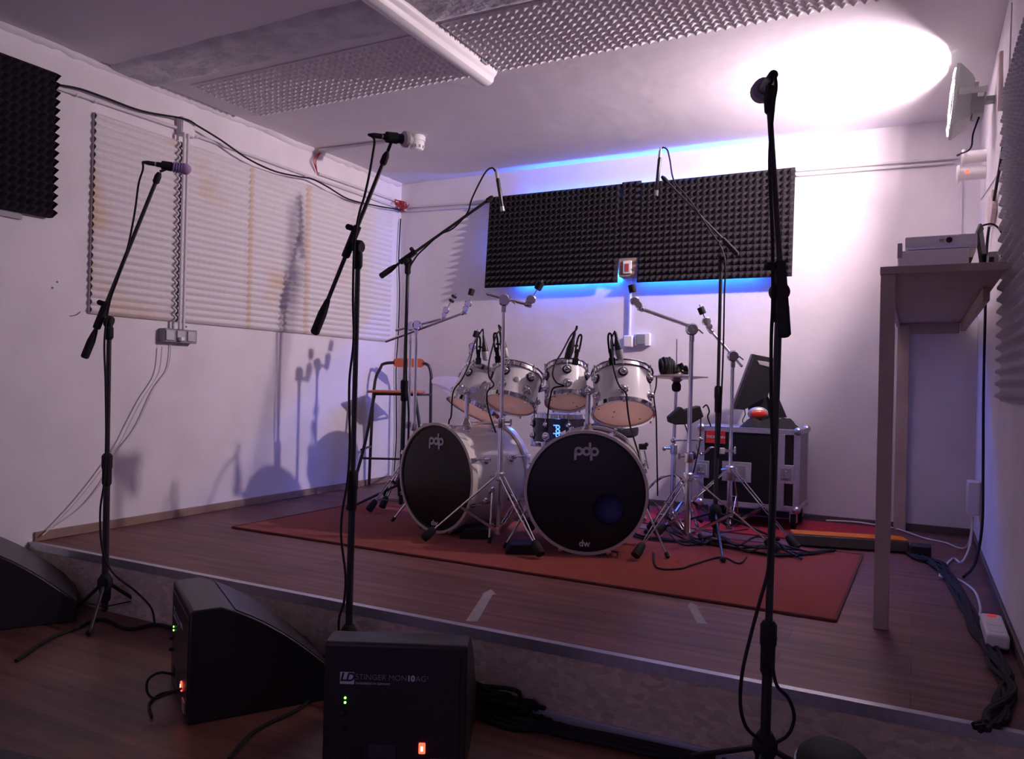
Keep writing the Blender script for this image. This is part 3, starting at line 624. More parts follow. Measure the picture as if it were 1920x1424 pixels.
def handheld_mic(label, tail, head_c, hr, tip_mat, tape=None, grp=None, ring=False, extra=None, name='microphone', clip_to=None):
    "tail end -> head centre"
    a = Vector(tail); b = Vector(head_c); ax = (b-a).normalized(); L_ = (b-a).length
    t = thing(name, label, 'microphone', tuple(a))
    MB().lathe(a, ax, [(.0095, 0), (.0105, .004), (.0115, .03), (.0165, L_*.66), (.0185, L_-hr*.75)], 20).build('handle', M['black'], t)
    MB().lathe(a-ax*.052, ax, [(.004, 0), (.007, .012), (.0092, .022), (.0092, .050), (.0075, .055)], 14).build('plug', M['black'], t)
    MB().lathe(a-ax*.004, ax, [(.0101, 0), (.0101, .008)], 14).build('plug_ring', M['chromedull'], t)
    if tape:
        tp = MB()
        for k in range(6): tp.torus(a+ax*(L_*.62+k*.010), ax, .0185, .0045, 20, 8)
        tp.lathe(a+ax*L_*.6, ax, [(.018, 0), (.0195, .06)], 20); tp.build('grip_tape', tape, t)
    if ring: MB().lathe(b-ax*(hr*1.05), ax, [(.020, 0), (.028, .008), (.028, .020), (.02, .026)], 24).build('collar', M['whitefelt'], t)
    e1, e2, _ = ortho(ax)
    MB().sph(b, hr, (1, 1, 1.05), 20, 14, (e1, e2, ax)).build('windscreen', tip_mat, t)
    if clip_to is not None:
        c = Vector(clip_to); m_ = a+ax*L_*.38
        MB().lathe(m_-ax*.022, ax, [(.014, 0), (.0185, .002), (.0195, .042), (.014, .044)], 18).bar(m_-Vector((0, 0, .012)), c, .012, .010).build('clip', M['rubber'], t)
    return t, a, ax

# A, left of the picture, in front of the stage edge
dA = 3.22
bA = V(196, 1165, dA); bA.z = ZF; topA = V(205, 604, dA); tipA = V(300, 322, dA+.04); endA = V(158, 672, dA-.02)
mic_stand('black microphone stand at the far left, boom raised, before the stage edge', bA, topA, tipA, endA, sleeve=.50, foot_r=.20, hubz=.15, ang=1.2, rs=1.05)
tA, a_, ax_ = handheld_mic('black vocal microphone with purple taped grip and lilac windscreen on the left stand', V(292, 308, dA+.04), V(347, 317, dA+.08), .024, M['purplefoam'], tape=M['purpletape'], clip_to=tipA)
tag(MB().tube([a_-ax_*.05, V(268, 318, dA), V(260, 345, dA), V(254, 390, dA), V(247, 430, dA), V(238, 470, dA-.02), V(222, 520, dA-.03), V(205, 570, dA-.03), V(196, 640, dA-.03), V(198, 720, dA-.03), V(199, 830, dA-.025), V(196, 900, dA-.03), V(188, 960, dA-.04), V(192, 1030, dA-.03), V(212, 1075, dA-.02), V(255, 1110, dA-.03), V(283, 1140, dA-.1), V(290, 1170, dA-.15)], .0042, 7).build('microphone_cable', M['cable']),
    'black cable running from the left microphone down its stand to the floor', 'cable')
# B, centre left
dB = 2.60
bB = V(652, 1262, dB); bB.z = ZF; topB = V(672, 463, dB); tipB = V(727, 284, dB+.10); endB = V(589, 627, dB-.06)
mic_stand('black microphone stand left of centre, boom raised towards the ceiling, behind the front wedge monitor', bB, topB, tipB, endB, sleeve=.44, foot_r=.20, ang=.9, rs=.95)
MBx = MB()
tB, a_, ax_ = handheld_mic('black vocal microphone with pale round windscreen and white collar on the middle stand', V(716, 256, dB+.08), V(764, 262, dB+.14), .021, M['whitefelt'], ring=True, clip_to=tipB)
tag(MB().tube([a_-ax_*.05, V(702, 262, dB+.06), V(699, 290, dB+.05), V(692, 330, dB+.03), V(683, 370, dB+.02), V(675, 395, dB), V(668, 430, dB-.03), V(664, 470, dB-.03), V(662, 560, dB-.03), V(663, 640, dB-.03), V(655, 720, dB-.03), V(656, 830, dB-.03), V(652, 900, dB-.03), V(642, 960, dB-.04), V(640, 1010, dB-.04), V(648, 1080, dB-.03), V(645, 1130, dB-.03), V(636, 1160, dB-.03), V(636, 1200, dB-.03), V(642, 1280, dB-.06)], .0042, 7).build('microphone_cable', M['cable']),
    'black cable running from the middle microphone down its stand', 'cable')
# C, right foreground
dC = 1.92
bC = V(1432, 1452, dC); bC.z = ZF; topC = V(1461, 548, dC); tipC = V(1441, 178, dC+.10); endC = V(1471, 632, dC-.04)
mic_stand('black microphone stand in the right foreground with its boom folded upright', bC, topC, tipC, endC, sleeve=.30, foot_r=.27, ang=.5, rs=1.0, hubz=.135)
t = thing('microphone', 'microphone with grey-lilac windscreen hanging at the top of the right foreground stand', 'microphone', tuple(V(1447, 150, dC+.08)))
p0 = V(1448, 145, dC+.05); p1 = V(1427, 174, dC+.22); ax = (p1-p0).normalized()
MB().lathe(p0, ax, [(.009, 0), (.011, .01), (.014, .08), (.018, .12)], 18).build('handle', M['black'], t)
MB().lathe(p0+ax*.115, ax, [(.020, 0), (.030, .01), (.031, .05), (.024, .07)], 18).build('windscreen', M['mauvefoam'], t)
MB().lathe(V(1451, 139, dC+.03), ax, [(.006, 0), (.012, .006), (.012, .05)], 12).bar(V(1446, 160, dC+.08), V(1441, 190, dC+.09), .022, .014).build('clip', M['rubber'], t)
tag(MB().tube([V(1453, 142, dC+.03), V(1455, 165, dC+.02), V(1450, 200, dC+.05), V(1443, 300, dC+.04), V(1448, 450, dC-.0), V(1449, 560, dC-.02), V(1446, 640, dC-.02), V(1446, 760, dC-.02), V(1450, 900, dC-.02), V(1446, 1000, dC-.02), V(1440, 1070, dC-.02), V(1424, 1130, dC-.04), V(1408, 1190, dC-.06), V(1392, 1260, dC-.08), V(1388, 1320, dC-.08), V(1398, 1362, dC-.08), V(1420, 1385, dC-.06), V(1432, 1398, dC-.05)], .0044, 7).build('microphone_cable', M['cable']),
    'black cable looping left off the right foreground microphone stand', 'cable')
tag(MB().tube([V(1450, 1196, dC-.03), V(1448, 1240, dC-.03), V(1456, 1285, dC-.04), V(1478, 1310, dC-.04), V(1489, 1345, dC-.04), V(1478, 1378, dC-.04), V(1452, 1395, dC-.03), V(1436, 1404, dC-.03)], .0044, 7).build('microphone_cable', M['cable']),
    'black cable loop right of the right foreground stand, near its foot', 'cable')
tag(MB().rod(V(1441, 1197, dC-.0)-CR*.014, V(1441, 1197, dC-.0)+CR*.020, .010, 12).build('cable_clip', M['rubber']), 'small black clip on the lower tube of the right foreground stand', 'clip')

# overhead stands D and E
def pencil_mic(label, p, q, r=.010, silver_tail=True):
    a = Vector(p); b = Vector(q); ax = (b-a).normalized(); L_ = (b-a).length
    t = thing('overhead_microphone', label, 'microphone', tuple(a))
    MB().lathe(a, ax, [(r*.6, 0), (r, .004), (r, L_-.004), (r*.8, L_)], 16).build('body', M['blackmetal'], t)
    MB().lathe(a-ax*.055, ax, [(r*.45, 0), (r*.7, .015), (r*.9, .02), (r*.9, .054)], 12).build('plug', M['silver' if silver_tail else 'black'], t)
    MB().lathe(b-ax*.03, ax, [(r*1.06, 0), (r*1.06, .028)], 14).build('capsule_ring', M['silver'], t)
    return t
dD = 4.67
bD = V(753, 1, dD); f0 = onz(753, 718+HC*F_PX/dD); bD = Vector((f0.x, f0.y, 0)); topD = V(765, 492, dD); tipD = V(926, 368, dD-.12); endD = V(713, 519, dD+.05)
bD = Vector((topD.x-.01, topD.y, 0.0076))
mic_stand('black overhead microphone stand behind the left bass drum, boom rising to the right', bD, topD, tipD, endD, sleeve=.48, foot_r=.33, ang=3.6, rs=1.15)
pencil_mic('slim black overhead microphone pointing down in front of the charcoal foam\'s left edge', V(933, 335, dD-.13), V(943, 397, dD-.13), .0115)
tag(MB().tube([V(929, 322, dD-.13), V(923, 315, dD-.12), V(912, 321, dD-.12), V(898, 345, dD-.12), V(884, 375, dD-.12), V(876, 400, dD-.1), V(850, 428, dD-.09), V(825, 440, dD-.08), V(800, 462, dD-.05), V(778, 485, dD-.03), V(764, 520, dD-.03), V(763, 600, dD-.03), V(762, 700, dD-.03), V(766, 780, dD-.03), V(764, 860, dD-.03)], .005, 7).build('microphone_cable', M['cable']),
    'black cable arching from the left overhead microphone along its boom', 'cable')
dE = 3.90
topE = V(1352, 482, dE); tipE = V(1240, 330, dE+.24); endE = V(1402, 497, dE-.06)
bE = Vector((topE.x-.0, topE.y, 0.0076))
mic_stand('black overhead microphone stand behind the right bass drum, boom rising to the left', bE, topE, tipE, endE, sleeve=.50, foot_r=.40, ang=-1.25, rs=.9, weight=False)
pencil_mic('slim black overhead microphone pointing down in front of the right charcoal foam panel', V(1237, 296, dE+.22), V(1230, 368, dE+.22), .010)
tag(MB().tube([V(1239, 284, dE+.22), V(1242, 277, dE+.22), V(1251, 281, dE+.21), V(1256, 300, dE+.2), V(1264, 340, dE+.18), V(1290, 372, dE+.14), V(1330, 430, dE+.05), V(1358, 482, dE-.02), V(1358, 560, dE-.02), V(1356, 660, dE-.02), V(1352, 760, dE-.02), V(1347, 860, dE-.02)], .0042, 7).build('microphone_cable', M['cable']),
    'black cable from the right overhead microphone down its stand', 'cable')

# ---------------------------------------------------------------- drums
def pdp_logo(mb, c, r_, u_, n_, s):
    "letters p d p: rings with stems; s = x-height radius"
    c = Vector(c)
    def ringp(x, y, R, w):
        k = 24; rs = []
        for i in range(k):
            a = 2*pi*i/k; d_ = r_*cos(a)+u_*sin(a); o_ = c+r_*x+u_*y
            rs.append([o_+d_*(R-w)+n_*.0002, o_+d_*R+n_*.0002, o_+d_*R+n_*.0016, o_+d_*(R-w)+n_*.0016])
        mb.rings(rs, closed=True)
    def stem(x, y0, y1, w): mb.obox(c+r_*x+u_*((y0+y1)/2)+n_*.0009, r_*w/2, u_*(y1-y0)/2, n_*.0007)
    w = s*.54
    for x, dirn in ((-1.75*s, -1), (0, 0), (1.75*s, 1)): ringp(x, 0, s, w)
    stem(-1.75*s-s+w/2, -2.0*s, 0, w)
    stem(0+s-w*.5, 0, 2.0*s, w)
    stem(1.75*s-s+w*.6, -2.0*s, .0, w)
def disc_with_hole(mb, c, n_, e1, e2, R, hole=None, th=.002, seg=48):
    bm = bmesh.new()
    def loop(cx, cy, rr, k):
        vs_ = [bm.verts.new((cx+rr*cos(2*pi*i/k), cy+rr*sin(2*pi*i/k), 0)) for i in range(k)]
        return [bm.edges.new((vs_[i], vs_[(i+1) % k])) for i in range(k)]
    ed = loop(0, 0, R, seg)
    if hole: ed += loop(hole[0], hole[1], hole[2], 32)
    bmesh.ops.triangle_fill(bm, edges=ed, use_beauty=True)
    bm.verts.index_update()
    mb._add([Vector(c)+e1*v.co.x+e2*v.co.y for v in bm.verts], [tuple(v.index for v in f.verts) for f in bm.faces]); bm.free()

def bass_drum(label, contact, axis_ang, R=.285, L_=.44, hole=None):
    a = Vector((0, 0, 0)); bk = (CW*cos(axis_ang)+CR*sin(axis_ang)); bk.z = 0; bk.normalize(); n_ = -bk
    c = Vector((contact.x, contact.y, R+.008)); t = thing('bass_drum', label, 'bass drum', (contact.x, contact.y, 0), 'white double bass drums')
    e1 = Vector((-n_.y, n_.x, 0))*1.; up = Vector((0, 0, 1)); e1 = up.cross(n_).normalized()   # e1 points to viewer's right when facing the front
    Rs = R-.018
    MB().lathe(c+bk*.012, bk, [(Rs-.008, 0), (Rs, 0), (Rs, L_-.02), (Rs-.008, L_-.02)], 72, cap=(False, False), closed=True).build('shell', M['drumwhite'], t)
    for s0, nm in ((0., 'front_hoop'), (L_-.035, 'rear_hoop')):
        MB().lathe(c+bk*s0, bk, [(R-.014, 0), (R, .002), (R, .036), (R-.014, .038)], 72, cap=(False, False), closed=True).build(nm, M['ivory' if s0 == 0 else 'drumwhite'], t)
    mb = MB(); disc_with_hole(mb, c+bk*.009, n_, e1, up, R-.012, hole, seg=64)
    hd = mb.build('front_head', M['blackhead'], t)
    MB().torus(c+bk*.008, bk, R-.020, .004, 72, 6).build('head_collar', M['blackhead'], t)
    mb = MB(); disc_with_hole(mb, c+bk*(L_-.008), n_, e1, up, R-.012, None); mb.build('rear_head', M['whitehead'], t)
    if hole:
        MB().torus(c+bk*.008+e1*hole[0]+up*hole[1], bk, hole[2], .0035, 40, 6).build('port_ring', M['blackhead'], hd)
        MB().sph(c+bk*.20+e1*.04-up*.10, .16, (1.2, .5, .8), 20, 12, (e1, bk, up)).build('damping_pillow', M['navy'], t)
    lm = MB(); pdp_logo(lm, c+n_*-.0075+up*R*.66, e1, up, n_, R*.072); lm.build('brand_logo', M['logo'], hd)
    text_mesh('dw', R*.145, c+n_*-.0078-up*R*.82, e1, up, n_, .0006, bold=.001).build('brand_mark', M['logo'], hd)
    for k in range(8):
        an = pi/8+2*pi*k/8; d_ = e1*cos(an)+up*sin(an)
        if -.98 < sin(an) < -.9: pass
        p = c+d_*(Rs+.004)
        tn = bk.cross(d_)
        lg = MB().obox(c+d_*(R+.004)+bk*.016, tn*.010, d_*.006, bk*.018).rod(c+d_*(R+.009)+bk*.004, c+d_*(R+.009)+bk*.13, .0032, 8)
        lg.lathe(c+d_*Rs+bk*.125, d_, [(.020, 0), (.019, .004), (.012, .010)], 16).obox(c+d_*(Rs+.012)+bk*.125, tn*.008, d_*.010, bk*.016).build('front_lug', M['chrome'], t)
        MB().obox(c+d_*(R+.004)+bk*(L_-.014), tn*.010, d_*.006, bk*.018).rod(c+d_*(R+.009)+bk*(L_-.0), c+d_*(R+.009)+bk*(L_-.13), .0032, 8).lathe(c+d_*Rs+bk*(L_-.125), d_, [(.020, 0), (.019, .004), (.012, .010)], 16).obox(c+d_*(Rs+.012)+bk*(L_-.125), tn*.008, d_*.010, bk*.016).build('rear_lug', M['chrome'], t)
    for s in (-1, 1):
        h = c+e1*s*Rs*.97+bk*.16-up*.05; ft = Vector((h.x, h.y, .012))+e1*s*.12+n_*.13
        sp = MB().rod(h, ft, .006, 10).lathe(h-e1*s*.012, e1*s, [(.022, 0), (.022, .014), (.014, .022)], 18).build('spur', M['chrome'], t)
        MB().rod(ft+(h-ft).normalized()*.03, ft, .010, 10).build('rubber_foot', M['rubber'], sp)
    return t, c, bk, e1

kickL = Vector((-2.212, 3.394, 0)); kickR = Vector((-1.35, 3.348, 0))
tKL, cL, bkL, eL = bass_drum('white bass drum turned to the left with black front head, left of the pair', kickL, radians(43), .287)
tKR, cR, bkR, eR = bass_drum('white bass drum facing the camera, right of the pair, round hole in its black head', kickR, radians(10), .289, hole=(.104, -.070, .072))

def drum(name, label, c, R, L_, axis, shell, bot, nl=6, spots=(), group=None, badge=None, phase=0., cat='drum', tophead='tomtop'):
    a = Vector(axis).normalized(); c = Vector(c)
    e1 = (CR-a*CR.dot(a)).normalized(); e2 = a.cross(e1).normalized()       # e2 away from viewer when the axis is up
    if e2.dot(CW) < 0: e2 = -e2
    t = thing(name, label, cat, tuple(c), group)
    def lathe(prof, **k):
        mb = MB(); seg = 56
        rs = [[c+a*h+(e1*cos(2*pi*i/seg)+e2*sin(2*pi*i/seg))*r for i in range(seg)] for r, h in prof]
        return mb.rings(rs, **k)
    lathe([(R-.010, 0), (R-.004, .002), (R-.004, L_-.002), (R-.010, L_)], cap=(False, False)).build('shell', M[shell], t)
    for h0, sgn, nm in ((0, -1, 'bottom_hoop'), (L_, 1, 'top_hoop')):
        pr = [(R, h0-sgn*.016), (R+.004, h0-sgn*.012), (R+.002, h0+sgn*.004), (R+.001, h0+sgn*.010), (R+.007, h0+sgn*.012), (R+.006, h0+sgn*.015), (R-.004, h0+sgn*.012), (R-.004, h0-sgn*.014)]
        lathe(pr, closed=True).build(nm, M['chrome'], t)
        lathe([(R-.004, h0+sgn*.001), (R-.012, h0+sgn*.006), (.002, h0+sgn*.006)], cap=(False, True)).build('bottom_head' if sgn < 0 else 'top_head', M[bot if sgn < 0 else tophead], t)
    for (x, y, r) in spots:
        MB().lathe(c-a*.0062+e1*x*R+e2*y*R, -a, [(r*1.4, 0), (r*1.3, .0008)], 12).build('spot', M['spot'], t)
    for k in range(nl):
        an = phase+2*pi*k/nl; d_ = e1*cos(an)+e2*sin(an); q = c+d_*(R-.004)
        for h0, sg in ((L_, -1), (0, 1)):
            lh = h0+sg*min(.055, L_*.28)
            if name == 'snare_drum': lh = h0+sg*.05
            base = MB().lathe(q+a*lh, d_, [(.024, 0), (.025, .003), (.020, .007)], 18).build('lug', M['black'] if h0 else M['chrome'], t)
            MB().lathe(q+a*lh+d_*.005, d_, [(.017, 0), (.017, .007), (.010, .016), (.004, .019)], 14).rod(q+a*lh+d_*.012, c+d_*(R+.008)+a*(h0-sg*.016), .0026, 8).lathe(c+d_*(R+.008)+a*(h0-sg*.010), -a*sg, [(.005, 0), (.005, .010)], 6).build('tension_rod', M['chrome'], base)
    if badge is not None:
        an = badge; d_ = e1*cos(an)+e2*sin(an)
        MB().lathe(c+d_*(R-.0045)+a*L_*.5, d_, [(.016, 0), (.016, .002), (.014, .003)], 22).build('badge', M['silver'], t)
    return t, c, a, e1, e2
def caxis(lean, tilt): return (CR*sin(lean)+CU*cos(lean))*cos(tilt)+CW*sin(tilt)
g = 'white mounted toms'
d4 = 3.85
toms = {}
toms[4] = drum('tom_drum', 'largest white tom, at the right above the right bass drum', V(1168, 774, d4), .152, .205, caxis(radians(3), radians(28)), 'drumwhite', 'peach', 6, [(-.82, -.25, .004), (-.3, -.1, .004), (.6, .35, .004), (-.3, .3, .003)], g, phase=-.62)
d3 = 3.95
toms[3] = drum('tom_drum', 'smallest white tom in the middle of the row, over the dark snare drum', V(1063, 752, d3), .108, .175, caxis(radians(1), radians(27)), 'drumwhite', 'peach', 5, [(-.6, -.55, .004), (-.75, -.2, .003), (.3, .1, .003), (.5, .5, .004)], g, phase=-.35)
d2 = 4.08
toms[2] = drum('tom_drum', 'white tom with a round badge, second from the left, above the left bass drum', V(957, 757, d2), .134, .175, caxis(radians(15), radians(23)), 'drumwhite', 'peach', 6, (), g, badge=-pi/2+.1, phase=-.95)
d1 = 4.40
toms[1] = drum('tom_drum', 'leftmost white tom, tilted strongly, partly behind its neighbour', V(890, 768, d1), .168, .205, caxis(radians(27), radians(14)), 'drumwhite', 'peach', 6, (), g, phase=-1.2)
# tom holders on the bass drums (one chrome post each with L-arms)
def tom_holder(label, foot, top, arms):
    t = thing('tom_holder', label, 'drum hardware', tuple(foot))
    MB().rod(foot, top, .0125, 18).build('post', M['chrome'], t)
    MB().lathe(foot, top-foot, [(.035, 0), (.035, .006), (.02, .03), (.017, .05)], 24).build('mounting_plate', M['chrome'], t)
    MB().sph(top, .022, (1, 1, .9), 16, 10).build('ball_clamp', M['chrome'], t)
    for p, q, r in arms:
        ar = MB().rod(p, q, .0062, 10).tube([q, q+(r-q)*.5+Vector((0, 0, .01)), r], .0062, 8).build('arm', M['chrome'], t)
        MB().obox((Vector(p)+Vector(q))/2, CR*.016, CW*.016, Vector((0, 0, .016))).rod((p+q)/2-CR*.04, (p+q)/2+CR*.0, .005, 8).build('wing_clamp', M['chromedull'], ar)
topR = V(1103, 735, 3.86); footR = cR+Vector((0, 0, .27))+bkR*.20; footR = Vector((topR.x, topR.y, cR.z+.262))
tom_holder('chrome tom post rising from the right bass drum between the two right toms', footR, topR, [(topR, V(1085, 735, 3.93), V(1082, 720, 3.98)), (topR, V(1120, 733, 3.9), V(1130, 722, 3.93))])
topL = V(876, 735, 4.22)
footL = Vector((topL.x, topL.y, cL.z+.262))
tom_holder('chrome tom post rising from the left bass drum under the left toms', footL, topL, [(topL, V(862, 728, 4.26), V(858, 718, 4.3)), (topL, V(900, 728, 4.2), V(912, 716, 4.2))])

# snare drum, dark
sn_c = V(1050, 832, 4.72)
ts, c_, a_, e1_, e2_ = drum('snare_drum', 'dark chrome-rimmed snare drum between the bass drums, behind the smallest tom', sn_c, .172, .17, (0, 0, 1), 'snare', 'whitehead', 8, (), phase=.2, cat='snare drum')
pb = sn_c+(e1_*cos(-1.72)+e2_*sin(-1.72))*.171+Vector((0, 0, .085)); od = (e1_*cos(-1.72)+e2_*sin(-1.72)); rt = Vector((0, 0, -1)); upv = od.cross(rt)*-1
mb = MB(); pdp_logo(mb, pb, rt, (rt.cross(od)*-1).normalized(), od, .0135); mb.build('brand_logo', M['blueglow'], ts)
sb = Vector((sn_c.x, sn_c.y, 0)); t = thing('snare_stand', 'chrome snare stand holding the dark snare drum', 'drum stand', tuple(sb))
MB().rod(sb+Vector((0, 0, .05)), sb+Vector((0, 0, sn_c.z-.08)), .012, 14).build('tube', M['chrome'], t)
for k in range(3):
    a = .4+2*pi*k/3; d_ = Vector((cos(a), sin(a), 0))
    lg = MB().bar(sb+Vector((0, 0, .26)), sb+d_*.26+Vector((0, 0, .025)), .012, .004).build('leg', M['chrome'], t)
    MB().rod(sb+d_*.25+Vector((0, 0, .021)), sb+d_*.29+Vector((0, 0, .019)), .011, 10).build('rubber_foot', M['rubber'], lg)
    MB().rod(sb+Vector((0, 0, sn_c.z-.09)), sb+d_*.185+Vector((0, 0, sn_c.z-.022)), .006, 8).rod(sb+d_*.188+Vector((0, 0, sn_c.z-.03)), sb+d_*.188+Vector((0, 0, sn_c.z+.02)), .006, 8).build('basket_arm', M['chrome'], t)

# throne behind right tom
th = V(1150, 810, 4.95); t = thing('drum_throne', 'black drum stool seat partly seen under the right tom', 'drum stool', (th.x, th.y, 0))
MB().lathe((th.x, th.y, .47), (0, 0, 1), [(.13, 0), (.155, .015), (.16, .05), (.15, .075), (.10, .085)], 32).build('seat', M['rubber'], t)
MB().rod((th.x, th.y, .12), (th.x, th.y, .47), .014, 14).build('post', M['chrome'], t)
for k in range(3):
    a = .9+2*pi*k/3; d_ = Vector((cos(a), sin(a), 0)); MB().bar(Vector((th.x, th.y, .30)), Vector((th.x, th.y, .015))+d_*.26, .02, .005).build('leg', M['chrome'], t)

# tom microphones: clip on the rim, short gooseneck loop, silver-ended capsule body
def tom_mic(label, px, py, d, dirx=1, lean=0., flip=1, dark=False):
    "foot of the clip at pixel (px,py)"
    b = V(px, py, d); U = (CU*cos(lean)+CR*sin(lean)); R_ = CR*cos(lean)-CU*sin(lean)
    t = thing('drum_microphone', label, 'microphone', tuple(b))
    MB().obox(b+U*.010, R_*.015, CW*.012, U*.018).obox(b+U*.045, R_*.010, CW*.008, U*.028).build('rim_clip', M['rubber'], t, bevel=.003)
    MB().tube([b+U*.05-R_*.008, b+U*.10-R_*.009, b+U*.135-R_*.006, b+U*.146+R_*.002, b+U*.135+R_*.009, b+U*.10+R_*.010, b+U*.06+R_*.008], .0052, 8).build('bracket_loop', M['rubber'], t)
    o = b+U*.062+R_*.037*flip-CW*.005; ax = (U*-1+R_*flip*.10).normalized()
    MB().lathe(o+ax*-.055, ax, [(.009, 0), (.015, .022), (.0185, .050), (.0185, .055)], 18).build('body', M['black'], t)
    MB().lathe(o+ax*.000, ax, [(.0195, 0), (.0195, .004), (.018, .030), (.0165, .045), (.009, .050)], 20).build('capsule', M['silver' if not dark else 'blackmetal'], t)
    MB().bar(o+ax*-.02, b+U*.09, .010, .010).build('swivel', M['rubber'], t)
    tail = o-ax*.055
    MB().lathe(tail-ax*.038, ax, [(.004, 0), (.0075, .010), (.008, .038)], 12).build('plug', M['black'], t)
    return tail-ax*.038, -ax
q, n_ = tom_mic('black and silver clip-on microphone on the rim of the leftmost tom', 897, 681, 4.26)
tag(MB().tube([q, q+n_*.03, V(902, 622, 4.27), V(895, 633, 4.26), V(888, 650, 4.2), V(880, 682, 4.15), V(866, 712, 4.1), V(850, 735, 4.1), V(846, 780, 4.1), V(841, 800, 4.12), V(838, 900, 4.2)], .0042, 7).build('microphone_cable', M['cable']), 'black cable from the leftmost tom microphone falling at the left of the toms', 'cable')
q, n_ = tom_mic('black and silver clip-on microphone on the badge tom, behind the middle chrome shaft', 934, 678, 3.98, lean=-.12)
tag(MB().tube([q, q+n_*.03, V(940, 618, 3.98), V(932, 626, 3.96), V(924, 650, 3.94), V(917, 680, 3.9), V(917, 706, 3.86), V(926, 722, 3.84), V(914, 735, 3.84), V(914, 760, 3.86), V(922, 790, 3.9), V(930, 812, 3.92)], .0042, 7).build('microphone_cable', M['cable']), 'black cable looping over the front of the badge tom', 'cable')
q, n_ = tom_mic('black clip-on microphone on the rim of the smallest tom', 1078, 682, 3.86, lean=.18, flip=-1, dark=True)
tag(MB().tube([q, q+n_*.03, V(1081, 618, 3.86), V(1070, 630, 3.85), V(1054, 660, 3.82), V(1042, 680, 3.8), V(1036, 702, 3.76), V(1044, 718, 3.75), V(1058, 724, 3.75), V(1038, 728, 3.75), V(1032, 745, 3.78), V(1028, 770, 3.8), V(1026, 810, 3.85)], .0042, 7).build('microphone_cable', M['cable']), 'black cable looping over the front of the smallest tom', 'cable')
q, n_ = tom_mic('black and silver clip-on microphone on the rim of the largest tom', 1148, 682, 3.74, lean=-.10)
tag(MB().tube([q, V(1146, 640, 3.72), V(1149, 680, 3.66), V(1154, 705, 3.64), V(1162, 725, 3.63), V(1174, 738, 3.62), V(1176, 760, 3.62), V(1180, 790, 3.66), V(1186, 815, 3.72), V(1200, 860, 3.9), V(1212, 900, 4.0), V(1216, 960, 4.0)], .0042, 7).build('microphone_cable', M['cable']), 'black cable crossing the front of the largest tom', 'cable')
tag(MB().tube([V(1231, 707, 3.95), V(1230, 725, 3.95), V(1226, 745, 3.95), V(1230, 780, 3.97), V(1231, 820, 4.0), V(1232, 870, 4.05), V(1233, 930, 4.1)], .0040, 7).build('microphone_cable', M['cable']), 'black cable hanging just right of the largest tom', 'cable')

